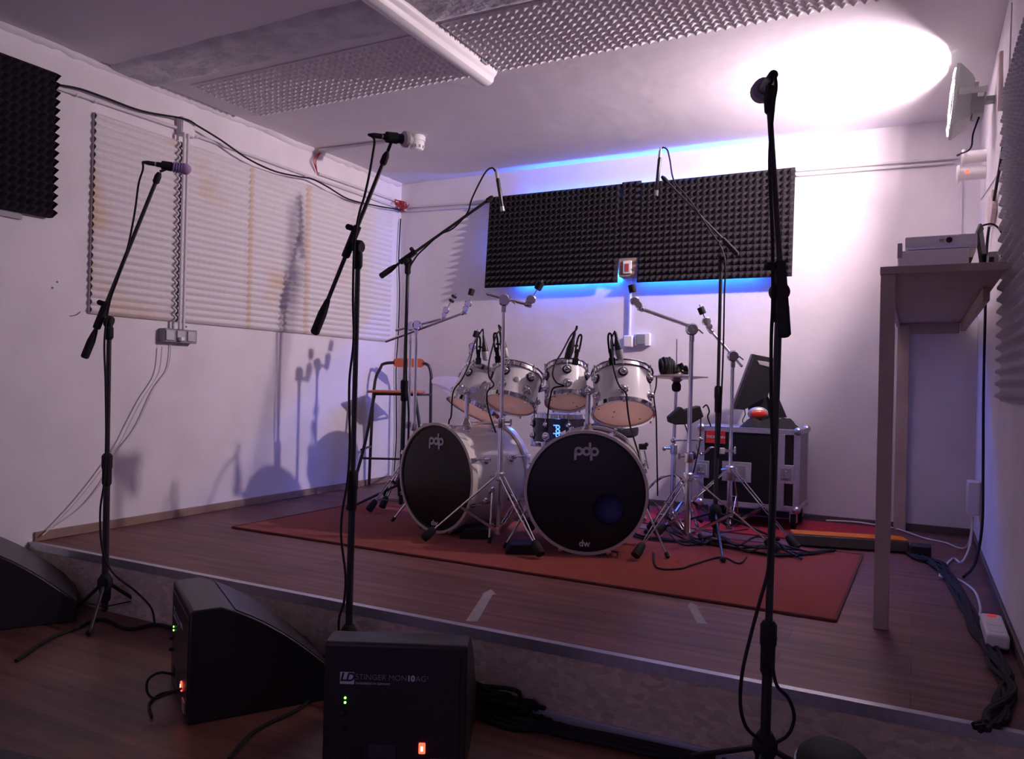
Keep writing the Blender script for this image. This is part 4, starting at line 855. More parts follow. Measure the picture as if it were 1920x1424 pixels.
# ---------------------------------------------------------------- cymbal stands
def cymbal_stand(label, d, pxtop, pytop, ang=0., foot_r=.34, felt=None, arm=None, arm_d=(0, 0), tilt=None, rs=1., hub=.34, name='cymbal_stand', cat='cymbal stand', group='chrome cymbal stands', split=.45, coll=.07, top=None, wing=-1, rugz=.0076, felts=1, base=None):
    T_ = V(pxtop, pytop, d); B = Vector((T_.x, T_.y, rugz)) if base is None else base; t = thing(name, label, cat, tuple(B), group)
    Zu = (T_-B).normalized(); P = lambda h: B+Zu*h; L_ = (T_-B).length
    MB().rod(P(coll-.02), P(L_*split), .0140*rs, 18).build('lower_tube', M['chrome'], t)
    MB().rod(P(L_*split), P(L_-.02), .0100*rs, 16).build('upper_tube', M['chrome'], t)
    MB().lathe(P(L_*split-.03), Zu, [(.016*rs, 0), (.019*rs, .005), (.019*rs, .045), (.012, .05)], 18).rod(P(L_*split), P(L_*split)+CR*wing*.045, .005, 8).obox(P(L_*split)+CR*wing*.048, CW*.004, CR*.006, Zu*.014).build('height_clamp', M['chromedull'], t)
    MB().lathe(P(coll-.02), Zu, [(.018, 0), (.018, .03)], 16).build('lower_collar', M['chromedull'], t)
    MB().lathe(P(hub-.02), Zu, [(.018, 0), (.024, .006), (.024, .036), (.018, .042)], 18).rod(P(hub), P(hub)-CR*wing*.05, .005, 8).build('leg_clamp', M['chromedull'], t)
    for k in range(3):
        a = ang+2*pi*k/3; dr = Vector((cos(a), sin(a), 0)); s = Vector((-sin(a), cos(a), 0)); ft = Vector((B.x, B.y, rugz))+dr*foot_r
        hp = P(hub)+dr*.02; kn = ft+Vector((0, 0, .058))-dr*.02; mid = hp.lerp(kn, .55); lm = MB()
        for q in (-1, 1):
            lm.tube([hp+s*q*.012, mid+s*q*.013, kn+s*q*.004], .0036, 7, n=3)
            lm.bar(P(coll)+s*q*.008+dr*.015, mid+s*q*.010, .0035, .013)
        lg = lm.rod(mid-s*.018, mid+s*.018, .004, 8).build('leg', M['chrome'], t)
        MB().lathe(kn+(hp-kn).normalized()*.008, (kn-hp), [(.012, -.012), (.019, 0), (.0225, .045), (.021, .062)], 12).build('rubber_foot', M['rubber'], lg)
    if arm:
        (ax_, ay_, ad), (bx_, by_, bd) = arm; p = V(ax_, ay_, ad); q = V(bx_, by_, bd); dirv = (q-p).normalized()
        MB().rod(p, q, .0082*rs, 12).build('boom_arm', M['chrome'], t)
        MB().lathe(T_-CW*.018, CW, [(.024, -.004), (.030, .004), (.030, .028), (.022, .038)], 20).bar(T_-Zu*.06, T_, .022, .02, up=CW).lathe(T_-CR*.02, CR, [(.014, 0), (.014, .045)], 12).bar(T_+CR*.03, T_+CR*.055-Zu*.02, .012, .006).build('boom_clamp', M['chrome'], t)
        if tilt is not None:
            (tx, ty), (fx_, fy_) = tilt; tt = V(tx, ty, bd); ff = V(fx_, fy_, bd)
            tl_ = MB().bar(q, tt, .018, .018).lathe(tt-CW*.016, CW, [(.018, 0), (.023, .004), (.023, .026), (.018, .032)], 18).lathe(q.lerp(tt, .5)-CW*.014, CW, [(.016, 0), (.019, .004), (.016, .028)], 14).lathe(q-dirv*.01, dirv, [(.011, 0), (.014, .004), (.014, .03), (.011, .034)], 14).build('tilter', M['chrome'], t)
            dd = (ff-tt).normalized()
            MB().rod(tt, ff+dd*.045, .0032, 8).build('cymbal_rod', M['chrome'], tl_)
            for z in range(felts):
                off = -.0 if felts == 1 else (z*.032-.008)
                h_ = .040 if felts == 1 else .016
                MB().lathe(ff+dd*off-dd*.01, dd, [(.015, 0), (.0185, .003), (.0185, h_-.002), (.015, h_)], 16).build('felt', M['rubber'], tl_)
    return t
# S1 pair at the left
cymbal_stand('front chrome cymbal stand of the far left pair, with one thick felt', 4.80, 781, 610, ang=-1.9, arm=((722, 641, 4.86), (868, 588, 4.72)), tilt=((878, 570), (883, 551)), foot_r=.30, rs=1.05)
cymbal_stand('back chrome cymbal stand of the far left pair, with two separate felts', 4.98, 770, 612, ang=-1.5, arm=((741, 620, 5.0), (830, 598, 4.95)), tilt=((836, 582), (848, 562)), felts=2, foot_r=.27, rs=1.0, wing=1)
# S2 centre, in front of the drums
cymbal_stand('chrome cymbal stand standing between the two bass drums, straight shaft with a short horizontal arm', 3.80, 945, 563, ang=-2.62, arm=((911, 551, 3.78), (988, 571, 3.82)), tilt=((996, 562), (1009, 540)), foot_r=.345, rs=.95, split=.5, hub=.33, wing=1)
# S3 right
cymbal_stand('chrome cymbal stand right of the right bass drum, long arm reaching left', 3.80, 1297, 618, ang=-1.88, arm=((1300, 614, 3.8), (1204, 580, 3.95)), tilt=((1190, 565), (1186, 545)), foot_r=.40, rs=1.15, split=.42, hub=.35)
# S4 far right
cymbal_stand('chrome cymbal stand in front of the black flight case, arm tilted up to the left', 4.08, 1374, 668, ang=-.44, arm=((1392, 688, 4.05), (1334, 622, 4.15)), tilt=((1324, 603), (1317, 586)), foot_r=.38, rs=1.0, split=.35, hub=.36, wing=1)
# small stand behind the leftmost tom, with a pale cymbal
cymbal_stand('small chrome stand behind the leftmost tom topped by a black felt', 4.75, 876, 690, ang=.6, arm=((870, 694, 4.75), (882, 662, 4.75)), tilt=((886, 650), (892, 630)), foot_r=.24, rs=.8, group='chrome cymbal stands')
cc = V(868, 722, 4.95); ca = caxis(radians(14), radians(-16))
tag(MB().lathe(cc, ca, [(.004, .020), (.020, .018), (.032, .004), (.12, -.004), (.20, -.016), (.20, -.018), (.12, -.006), (.03, .001), (.004, .01)], 48, cap=(False, False), closed=True).build('cymbal', M['clearcym']), 'pale cymbal whose left edge shows behind the leftmost tom', 'cymbal')
# hi-hat
dh = 4.25; hx = V(1268, 702, dh); hB = Vector((hx.x-.005, hx.y, .0076))
t = thing('hi_hat_stand', 'chrome hi-hat stand with thin pull rod behind the tall cymbal stand', 'hi-hat stand', tuple(hB))
MB().rod(hB+Vector((0, 0, .05)), hB+Vector((0, 0, .45)), .0135, 16).build('lower_tube', M['chrome'], t)
MB().rod(hB+Vector((0, 0, .45)), V(1268, 722, dh), .009, 14).build('upper_tube', M['chrome'], t)
MB().rod(V(1268, 722, dh), V(1269, 636, dh), .003, 8).build('pull_rod', M['chromedull'], t)
MB().lathe(V(1268, 735, dh), (0, 0, 1), [(.014, 0), (.024, .01), (.026, .035), (.016, .055)], 18).build('cymbal_seat', M['rubber'], t)
MB().lathe(hB+Vector((0, 0, .42)), (0, 0, 1), [(.015, 0), (.019, .004), (.019, .05), (.013, .056)], 16).rod(hB+Vector((0, 0, .45)), hB+Vector((0, 0, .45))-CR*.05, .005, 8).sph(hB+Vector((0, 0, .45))-CR*.052, .012).build('height_clamp', M['chromedull'], t)
for k in range(3):
    a = 3.4+2*pi*k/3; d_ = Vector((cos(a), sin(a), 0))
    lg = MB().tube([hB+Vector((0, 0, .31)), hB+d_*.10+Vector((0, 0, .26)), hB+d_*.30+Vector((0, 0, .03))], .0075, 9).bar(hB+Vector((0, 0, .08)), hB+d_*.16+Vector((0, 0, .19)), .01, .004).build('leg', M['chrome'], t)
    MB().rod(hB+d_*.28+Vector((0, 0, .035)), hB+d_*.33+Vector((0, 0, .014)), .012, 10).build('rubber_foot', M['rubber'], lg)
hc_ = V(1269, 706, dh); prof_c = [(.006, .022), (.02, .020), (.034, .006), (.10, .002), (.168, -.010), (.168, -.012), (.10, -.001), (.034, .002), (.006, .010)]
tag(MB().lathe(hc_+Vector((0, 0, .006)), (0, 0, 1), prof_c, 48, cap=(False, False), closed=True).build('hi_hat_cymbal', M['cymbal']), 'upper hi-hat cymbal under the black cable bundle', 'cymbal', 'hi-hat cymbals')
tag(MB().lathe(hc_-Vector((0, 0, .012)), (0, 0, -1), prof_c, 48, cap=(False, False), closed=True).build('hi_hat_cymbal', M['cymbal']), 'lower upturned hi-hat cymbal on the stand', 'cymbal', 'hi-hat cymbals')
# black coiled headphones/cable bundle on the hi-hat
mb = MB(); hb = V(1252, 688, dh)
for k in range(7):
    mb.torus(hb+CR*(-.035+k*.011)+Vector((0, 0, .004*sin(k*2.))), (CR+CW*(.15*sin(k))+Vector((0, 0, .1*cos(k*2)))), .046-.0012*abs(k-2.5)**2, .0085, 28, 8)
tb = thing('cable_bundle', 'rounded bundle of coiled black cable lying on the hi-hat cymbals', 'cable', tuple(hb-Vector((0, 0, .05))))
mb.build('coil', M['cable'], tb)
mb = MB(); random.seed(5)
for k in range(4):
    P_ = [hb+CR*(.02+.008*k)+Vector((0, 0, -.02))]
    for j in range(5): P_.append(hb+CR*(.05+.018*j+random.uniform(-.01, .01))+CW*random.uniform(-.03, .03)+Vector((0, 0, random.uniform(-.035, .015))))
    mb.tube(P_, .0075, 8)
mb.build('loose_end', M['rubber'], tb)

# black box microphone on the stand next to the hi-hat
bm_ = V(1288, 778, 4.0); t = thing('instrument_microphone', 'black wedge-shaped clip microphone fixed between the two chrome shafts', 'microphone', tuple(bm_-Vector((0, 0, .06))))
def quad(pts, d): return [V(x, y, d) for x, y in pts]
MB().prism(quad([(1254, 783), (1277, 763), (1284, 769), (1313, 761), (1320, 782), (1296, 796), (1268, 797), (1256, 793)], 4.02), CW*.07).build('microphone_body', M['rubber'], t, bevel=.006)
MB().bar(V(1284, 790, 4.04), V(1292, 812, 4.0), .014, .012).build('clip', M['blackmetal'], t)
MB().tube([V(1318, 765, 4.04), V(1325, 760, 4.04), V(1330, 772, 4.04), V(1327, 782, 4.04), V(1333, 800, 4.04)], .004, 7).build('lead', M['cable'], t)
tag(MB().tube([V(1314, 784, 4.05), V(1312, 830, 4.0), V(1304, 870, 3.98), V(1292, 920, 3.98), V(1288, 980, 3.96)], .004, 7).build('microphone_cable', M['cable']), 'black cable dropping from the wedge-shaped microphone to the rug', 'cable')
# clamp between stands
tag(MB().rod(V(1262, 826, 4.12), V(1318, 824, 3.86), .006, 10).sph(V(1262, 826, 4.12), .014).sph(V(1312, 824, 3.88), .013).build('connecting_clamp', M['chrome']), 'short chrome clamp rod joining the hi-hat stand and its neighbour', 'drum hardware')
# percussion clamp at the case front
t = thing('clamp_arm', 'bent chrome accessory arm with a pale yellow clamp on the right cymbal stand', 'drum hardware', tuple(V(1366, 846, 4.08)))
MB().tube([V(1306, 832, 4.1), V(1308, 842, 4.1), V(1314, 852, 4.1), V(1326, 846, 4.1), V(1334, 840, 4.1), V(1368, 846, 4.08)], .006, 8).build('bent_rod', M['chrome'], t)
MB().obox(V(1354, 846, 4.05), CR*.012, CW*.012, CU*.016).build('yellow_clamp', M['ivory'], t, bevel=.003)
MB().obox(V(1370, 846, 4.06), CR*.026, CW*.008, CU*.006).rod(V(1378, 838, 4.05), V(1378, 852, 4.05), .006, 8).build('wing_screw', M['chrome'], t)
MB().sph(V(1300, 855, 4.1), .016, (1, 1, 1.4)).build('black_tip', M['rubber'], t)
# right bass drum claw clamp with black knob
t = thing('drum_key_clamp', 'small black clamp holding two rods beside the right bass drum shell', 'drum hardware', tuple(V(1206, 838, 3.75)))
MB().obox(V(1205, 838, 3.78), CR*.018, CW*.014, CU*.014).sph(V(1212, 834, 3.77), .010).build('clamp', M['rubber'], t, bevel=.004)
MB().rod(V(1208, 845, 3.78), V(1215, 880, 3.80), .004, 8).rod(V(1198, 842, 3.78), V(1214, 935, 3.82), .0035, 8).build('rod', M['chromedull'], t)

# bass drum pedals
def pedal(label, c, yaw, longboard=True):
    c = Vector(c); f = Vector((cos(yaw), sin(yaw), 0)); s = Vector((-sin(yaw), cos(yaw), 0)); t = thing('bass_drum_pedal', label, 'drum pedal', tuple(c), 'bass drum pedals')
    MB().obox(c+Vector((0, 0, .006)), f*.14, s*.045, Vector((0, 0, .005))).build('base_plate', M['black'], t, bevel=.002)
    MB().obox(c+Vector((0, 0, .055))-f*.01, f*.12+Vector((0, 0, .030)), s*.035, Vector((-.002, 0, .004))).build('footboard', M['blackmetal'], t, bevel=.002)
    mb = MB()
    for q in (-1, 1): mb.rod(c+f*.11+s*q*.045+Vector((0, 0, .01)), c+f*.11+s*q*.045+Vector((0, 0, .22)), .007, 10)
    mb.rod(c+f*.11-s*.05+Vector((0, 0, .21)), c+f*.11+s*.05+Vector((0, 0, .21)), .006, 10); mb.build('frame', M['chromedull'], t)
    bt = MB().rod(c+f*.11+Vector((0, 0, .21)), c+f*.06+Vector((0, 0, .36)), .003, 8).build('beater_rod', M['chromedull'], t)
    MB().lathe(c+f*.04+Vector((0, 0, .365)), f, [(.014, 0), (.022, .006), (.022, .03), (.014, .036)], 16).build('beater', M['rubber'], bt)
    MB().rod(c+f*.11+s*.058+Vector((0, 0, .05)), c+f*.11+s*.058+Vector((0, 0, .2)), .007, 8).build('spring', M['chrome'], t)
    return t
zr = .0078
pR = cR+bkR*.62; pedal('black pedal behind the right bass drum', (pR.x, pR.y, zr), math.atan2(-bkR.y, -bkR.x))
pL = cL+bkL*.62; pedal('black pedal behind the left bass drum', (pL.x, pL.y, zr), math.atan2(-bkL.y, -bkL.x))
# black flat boxes on the rug under/between the bass drums
for (x0, x1, yy0, yy1, dd, hh, lab) in ((862, 922, 1000, 1020, 3.95, .05, 'flat black pedal plate on the rug in front of the left bass drum\'s shell'), (948, 1006, 1015, 1040, 3.62, .045, 'flat black foot pedal with silver emblem on the rug between the bass drums')):
    p = V((x0+x1)/2, yy1, dd); p.z = .0080; w_ = (x1-x0)/F_PX*dd/2
    t = thing('foot_pedal', lab, 'foot pedal', tuple(p))
    MB().rings([[p+CR*sx*w_*k+Vector((-CW.x*0, 0, 0))+Vector((0, 0, z))+Vector((CW.x, CW.y, 0))*sy for sx, sy in ((-1, -.05), (1, -.05), (1, .06), (-1, .06))] for z, k in ((0, 1), (hh*.4, 1), (hh, .7))]).build('pedal_body', M['rubber'], t, bevel=.004)
    MB().obox(p+Vector((0, 0, hh*.72))-Vector((CW.x, CW.y, 0))*.04, CR*.014, Vector((0, 0, .002)), CW*.006).build('emblem', M['silver'], t)

# ---------------------------------------------------------------- bar stool
tsl = V(745, 735, 5.62); t = thing('bar_stool', 'tall black tubular stool with orange plywood seat and backrest in the back left corner', 'stool', (tsl.x, tsl.y, 0))
sz = tsl.z
R2 = Vector((CR.x, CR.y, 0)).normalized(); W2_ = Vector((CW.x, CW.y, 0)).normalized()
Sx = lambda a, b, z: Vector((tsl.x, tsl.y, 0))+R2*a+W2_*b+Vector((0, 0, z))
MB().obox(Sx(0, -.02, sz), R2*.185, W2_*.17, Vector((0, 0, .009))).build('seat', M['orangeply'], t, bevel=.008)
MB().prism([Sx(.055+.033*cos(a)+(.085 if cos(a) > 0 else -.085), .165, sz+.215+.033*sin(a)) for a in [2*pi*k/24 for k in range(24)]], W2_*.012).build('backrest', M['orangeply'], t)
mb = MB(); r_ = .0115
mb.tube([Sx(-.28, -.16, .01), Sx(-.20, -.13, .35), Sx(-.145, -.12, sz-.03), Sx(-.13, -.12, sz-.016), Sx(.13, -.12, sz-.016), Sx(.145, -.12, sz-.03), Sx(.20, -.13, .35), Sx(.235, -.16, .01)], r_, 10, n=5).build('front_frame', M['blackmetal'], t)
mb = MB(); mb.tube([Sx(-.22, .17, .01), Sx(-.20, .165, sz), Sx(-.155, .165, sz+.17), Sx(-.125, .165, sz+.205), Sx(-.05, .165, sz+.215)], r_, 10, n=5).tube([Sx(.235, .17, .01), Sx(.225, .165, sz), Sx(.225, .165, sz+.12), Sx(.205, .165, sz+.195), Sx(.165, .165, sz+.215)], r_, 10, n=5).build('back_frame', M['blackmetal'], t)
mb = MB(); mb.rod(Sx(-.225, -.14, .24), Sx(.215, -.14, .24), .008, 10).rod(Sx(-.225, -.14, .30), Sx(-.21, .165, .30), .008, 10).rod(Sx(.21, -.14, .30), Sx(.23, .165, .30), .008, 10).rod(Sx(-.20, .165, sz-.02), Sx(.225, .165, sz-.02), .008, 10).rod(Sx(-.14, -.12, sz-.018), Sx(-.2, .165, sz-.018), .008).rod(Sx(.14, -.12, sz-.018), Sx(.225, .165, sz-.018), .008)
mb.build('rails', M['blackmetal'], t)

# ---------------------------------------------------------------- flight case and what lies on it
yc0, yc1 = 4.575, 4.97; cx0 = ony(1310, 900, yc0).x; cx1 = ony(1497, 900, yc0).x; cz0 = .115; cz1 = ony(1400, 803, yc0).z
t = thing('flight_case', 'black flight case with aluminium edges and butterfly latches on castors by the back wall', 'flight case', ((cx0+cx1)/2, (yc0+yc1)/2, 0))
MB().abox(cx0+.004, cx1-.004, yc0+.004, yc1, cz0+.004, cz1-.004).build('case_body', M['casepanel'], t)
MB().abox(cx1-.005, cx1+.0, yc0+.03, yc1-.03, cz0+.03, cz1-.03).build('side_panel', M['caseside'], t)
e = .028; mb = MB()
for z in (cz0, cz1-e): mb.abox(cx0, cx1+.001, yc0, yc0+e*.4, z, z+e)
for x in (cx0, cx1-e): mb.abox(x, x+e+.001, yc0-.0005, yc0+e*.4, cz0, cz1)
mb.abox(cx0, cx1, yc0, yc1, cz1-.004, cz1+.001)
for z in (cz0, cz1-e): mb.abox(cx1-.004, cx1+.003, yc0, yc1, z, z+e)
for y in (yc0, yc1-e): mb.abox(cx1-.004, cx1+.003, y, y+e, cz0, cz1)
mb.abox(cx1-.115, cx1-.075, yc0-.003, yc0+.003, cz0, cz1-e)      # hybrid lid edge
mb.build('aluminium_edging', M['alu'], t, bevel=.001)
for x in (cx0+.008, cx1-.008):
    for z in (cz0+.008, cz1-.008): MB().sph((x, yc0+.008, z), .024, seg=14, rows=8).build('ball_corner', M['chromedull'], t)
for z in (cz0+.008, cz1-.008): MB().sph((cx1-.008, yc1-.015, z), .024, seg=14, rows=8).build('ball_corner', M['chromedull'], t)
def latch(px, py, w, h, nm='butterfly_latch'):
    c = ony(px, py, yc0); lt_ = MB().abox(c.x-w/2, c.x+w/2, yc0-.004, yc0, c.z-h/2, c.z+h/2).build(nm, M['alu'], t, bevel=.012 if w > .09 else .004)
    MB().abox(c.x-w*.33, c.x+w*.33, yc0-.008, yc0-.004, c.z-h*.33, c.z+h*.33).build('recess', M['greyplastic'], lt_, bevel=.003)
    MB().rod((c.x-w*.22, yc0-.012, c.z-h*.18), (c.x+w*.22, yc0-.012, c.z-h*.18), .005, 8).rod((c.x, yc0-.012, c.z-h*.18), (c.x, yc0-.012, c.z+h*.2), .006, 8).build('handle', M['chromedull'], lt_)
latch(1381, 885, .165, .115, 'recessed_handle'); latch(1316, 880, .085, .10); latch(1474, 890, .085, .105)
c = ony(1342, 820, yc0)
lb = MB().abox(c.x-.058, c.x+.055, yc0-.0022, yc0-.0002, c.z-.036, c.z+.036).build('red_label', M['redlabel'], t)
text_mesh('THOMANN', .021, (c.x, yc0-.0022, c.z), (1, 0, 0), (0, 0, 1), (0, -1, 0), .0005, bold=.0006).build('label_lettering', M['logo'], lb)
for x in (cx0+.07, cx1-.03):
    for y in (yc0+.07, yc1-.07):
        cs = MB().lathe((x-.014, y, .05), (1, 0, 0), [(.040, 0), (.044, .004), (.044, .024), (.040, .028)], 24).build('castor', M['rubber'], t)
        MB().abox(x-.02, x+.02, y-.03, y+.03, .095, cz0).abox(x-.020, x-.016, y-.02, y+.02, .045, .1).abox(x+.016, x+.020, y-.02, y+.02, .045, .1).build('fork', M['chromedull'], cs)
# monitor, lying tilted
dm = 4.62
t = thing('computer_monitor', 'black flat computer monitor leaning backwards on the flight case, seen from the side back', 'monitor', (ony(1420, 800, 4.75).x, 4.75, cz1))
pts = [(1373, 767), (1411, 664), (1462, 674), (1440, 743), (1425, 752), (1396, 769)]
MB().prism(quad(pts, dm), CW*.035).build('screen_back', M['casepanel'], t, bevel=.004)
MB().prism(quad([(1420, 676), (1450, 681), (1448, 690), (1424, 684)], dm-.004), CW*.006).build('vent_panel', M['silver'], t, bevel=.001)
MB().prism([V(1411, 664, dm-.003), V(1416, 665, dm-.003), V(1378, 768, dm-.003), V(1373, 767, dm-.003)], CW*.038).build('bezel', M['blackmetal'], t)
MB().prism(quad([(1404, 764), (1440, 742), (1460, 790), (1412, 792)], dm+.05), CW*.03).build('neck', M['black'], t, bevel=.003)
MB().prism(quad([(1444, 735), (1455, 733), (1476, 783), (1452, 785)], dm+.02), CW*.03).build('stand_leg', M['blackmetal'], t, bevel=.003)
MB().tube([V(1396, 768, dm), V(1397, 778, dm), V(1392, 790, dm), V(1398, 797, dm)], .003, 6).build('lead', M['cable'], t)
bz = cz1
cpt = ony(1436, 795, 4.68)
t = thing('monitor_base', 'crumpled black cloth tray on top of the flight case under the monitor', 'tray', (cpt.x, 4.72, cz1))
x0_, x1_ = ony(1388, 795, 4.64).x, ony(1490, 795, 4.64).x
def trf(u_, v_):
    x = x0_+(x1_-x0_)*u_; y = 4.60+.25*v_; ed = min(u_, 1-u_, v_, 1-v_)
    return (x, y, cz1+.0015+(.048+.016*noise.noise(Vector((x*22, y*22, 1)))+.008*noise.noise(Vector((x*60, y*60, 4))))*min(1, ed*7))
MB().grid(30, 20, trf).abox(x0_+.01, x1_-.01, 4.61, 4.84, cz1+.001, cz1+.012).build('cloth', M['rubber'], t)
hp_ = V(1421, 776, 4.52); t = thing('headlamp', 'round red and pale plastic lamp lying on the flight case in front of the monitor', 'lamp', tuple(hp_-Vector((0, 0, .05))))
ax = (-CW+CU*.25).normalized()
MB().sph(hp_, .060, (1, .66, .5), 28, 14, (CR, CU, ax)).build('pale_housing', M['silver'], t)
MB().sph(hp_+ax*.012-Vector((0, 0, .006)), .050, (1, .52, .48), 24, 12, (CR, CU, ax)).build('red_lens', M['redgloss'], t)

# batten with orange top, right of the rug
p0 = Vector((-.545, 4.16, 0)); p1 = Vector((-.02, 4.30, 0))
t = thing('carpet_batten', 'long low batten with orange carpet on top and dirty dark side, right of the rug', 'batten', tuple(p0))
dv = (p1-p0).normalized(); sv = Vector((-dv.y, dv.x, 0)); mid_ = (p0+p1)/2; hl = (p1-p0)/2
MB().obox(mid_+Vector((0, 0, .035))+sv*.06, hl, sv*.06, Vector((0, 0, .026))).build('core', M['plankside'], t, bevel=.004)
MB().obox(mid_+Vector((0, 0, .064))+sv*.062, hl*.99, sv*.055, Vector((0, 0, .003))).build('carpet_top', M['orangetop'], t, bevel=.002)
tag(MB().obox((.03, 4.27, .03), (.045, 0, 0), (0, .05, 0), (0, 0, .028)).build('adapter_box', M['rubber'], bevel=.006), 'small black box at the end of the batten behind the bar table post', 'box')

# ---------------------------------------------------------------- cables on the stage
def floor_cables(name, label, paths, r, m, z=.0, jit=.0, seed=1):
    random.seed(seed); mb = MB()
    for pth, n in paths:
        for k in range(n):
            P_ = []
            for (x, y) in pth:
                P_.append(Vector((min(x+random.uniform(-jit, jit), XR-.02), y+random.uniform(-jit, jit), z+r+random.uniform(0, jit*.5)+k*.0006)))
            mb.tube(P_, r, 6, n=5)
    return tag(mb.build(name, M[m]), label, 'cable')
pf = [(1690, 1022), (1722, 1050), (1755, 1062), (1780, 1088), (1815, 1145), (1838, 1195), (1860, 1230), (1876, 1270), (1884, 1310), (1866, 1350), (1848, 1378)]
fw = [onz(x, y) for x, y in pf]; path = [(min(p.x, XR-.05), p.y) for p in fw]
floor_cables('cable_loom', 'thick bundle of black cables along the right edge of the stage', [(path, 9)], .0065, 'cable', 0, .026, 4)
fw = [onz(x, y) for x, y in ((1240, 965), (1262, 1000), (1300, 1025), (1340, 1018), (1400, 1040), (1440, 1032), (1500, 1050))]; path = [(p.x, p.y) for p in fw]
floor_cables('cable_loom', 'tangle of black cables on the rug among the stand feet at the right', [(path, 6)], .005, 'cable', .008, .07, 9)
fw = [onz(x, y) for x, y in ((1180, 990), (1200, 1012), (1250, 1020), (1320, 1024), (1420, 1042), (1460, 1048), (1560, 1040))]; path = [(p.x, p.y) for p in fw]
floor_cables('cable_loom', 'straight run of black cables on the rug behind the right stand feet', [(path, 4)], .005, 'cable', .008, .018, 12)
fw = [onz(x, y) for x, y in ((1225, 1042), (1232, 1070), (1275, 1072), (1300, 1064), (1352, 1050), (1385, 1062), (1400, 1050))]; path = [(p.x, p.y) for p in fw]
floor_cables('loose_cable', 'single thin black cable curling on the rug front right of the bass drum', [(path, 1)], .004, 'cable', .008, 0, 2)
tag(MB().tube([Vector((-.46, YB-.12, .03)), Vector((-.30, YB-.07, .03)), Vector((-.1, YB-.05, .012)), Vector((.05, YB-.25, .006)), Vector((.14, 4.72, .006)), Vector((.235, 4.55, .02)), Vector((.26, 4.53, .18))], .0045, 7).build('power_cable', M['whitecable']), 'white cable on the stage floor along the back wall towards the low socket', 'cable')
tag(MB().tube([Vector((.258, 4.52, .16)), Vector((.245, 4.45, .05)), Vector((.20, 4.20, .008)), *[onz(x, y, .006) for x, y in ((1786, 1048), (1762, 1080), (1790, 1084), (1826, 1108), (1838, 1140), (1836, 1160), (1848, 1182))]], .0050, 7).build('power_cable', M['whitecable']), 'white mains cable bending across the stage floor to the power strip', 'cable')
ps = onz(1868, 1222); ps = Vector((.235, 2.92, 0)); t = thing('power_strip', 'white power strip with a red switch on the stage floor by the right wall', 'power strip', tuple(ps))
MB().obox(ps+Vector((0, .03, .035)), (.032, 0, 0), (0, .13, 0), (0, 0, .022)).build('strip_body', M['whiteplastic'], t, bevel=.008)
MB().obox(ps+Vector((0, .13, .059)), (.012, 0, 0), (0, .010, 0), (0, 0, .002)).build('switch', mat('dim_red_switch', (.6, .05, .05), .4, emit=(1, .05, .03), es=.25), t)
for k in range(2): MB().lathe(ps+Vector((0, -.045+k*.075, .057)), (0, 0, 1), [(.021, 0), (.021, .0015), (.017, .0016)], 24).build('socket', M['whiteplastic'], t)
MB().obox(ps+Vector((0, .03, .0065)), (.03, 0, 0), (0, .12, 0), (0, 0, .006)).build('foot_pad', M['rubber'], t)
# clear tape marks
for (pa, pb_, wd_, lab) in (((921, 1106), (884, 1166), .035, 'strip of clear shiny tape on the stage edge near the centre'), ((1294, 1130), (1316, 1170), .030, 'faint strip of clear tape on the stage right of centre')):
    a = onz(*pa); b = onz(*pb_); dv = (b-a).normalized(); s = Vector((-dv.y, dv.x, 0))
    poly = [a-dv*.0, a+dv*.07+s*wd_*.9, a+dv*.07+s*wd_*.5, b+s*wd_*.55, b-s*wd_*.55, a+dv*.07-s*wd_*.5, a+dv*.07-s*wd_*.7]
    tag(MB().prism([p+Vector((0, 0, .0004)) for p in poly], (0, 0, .0006)).build('tape_mark', M['tape']), lab, 'tape')

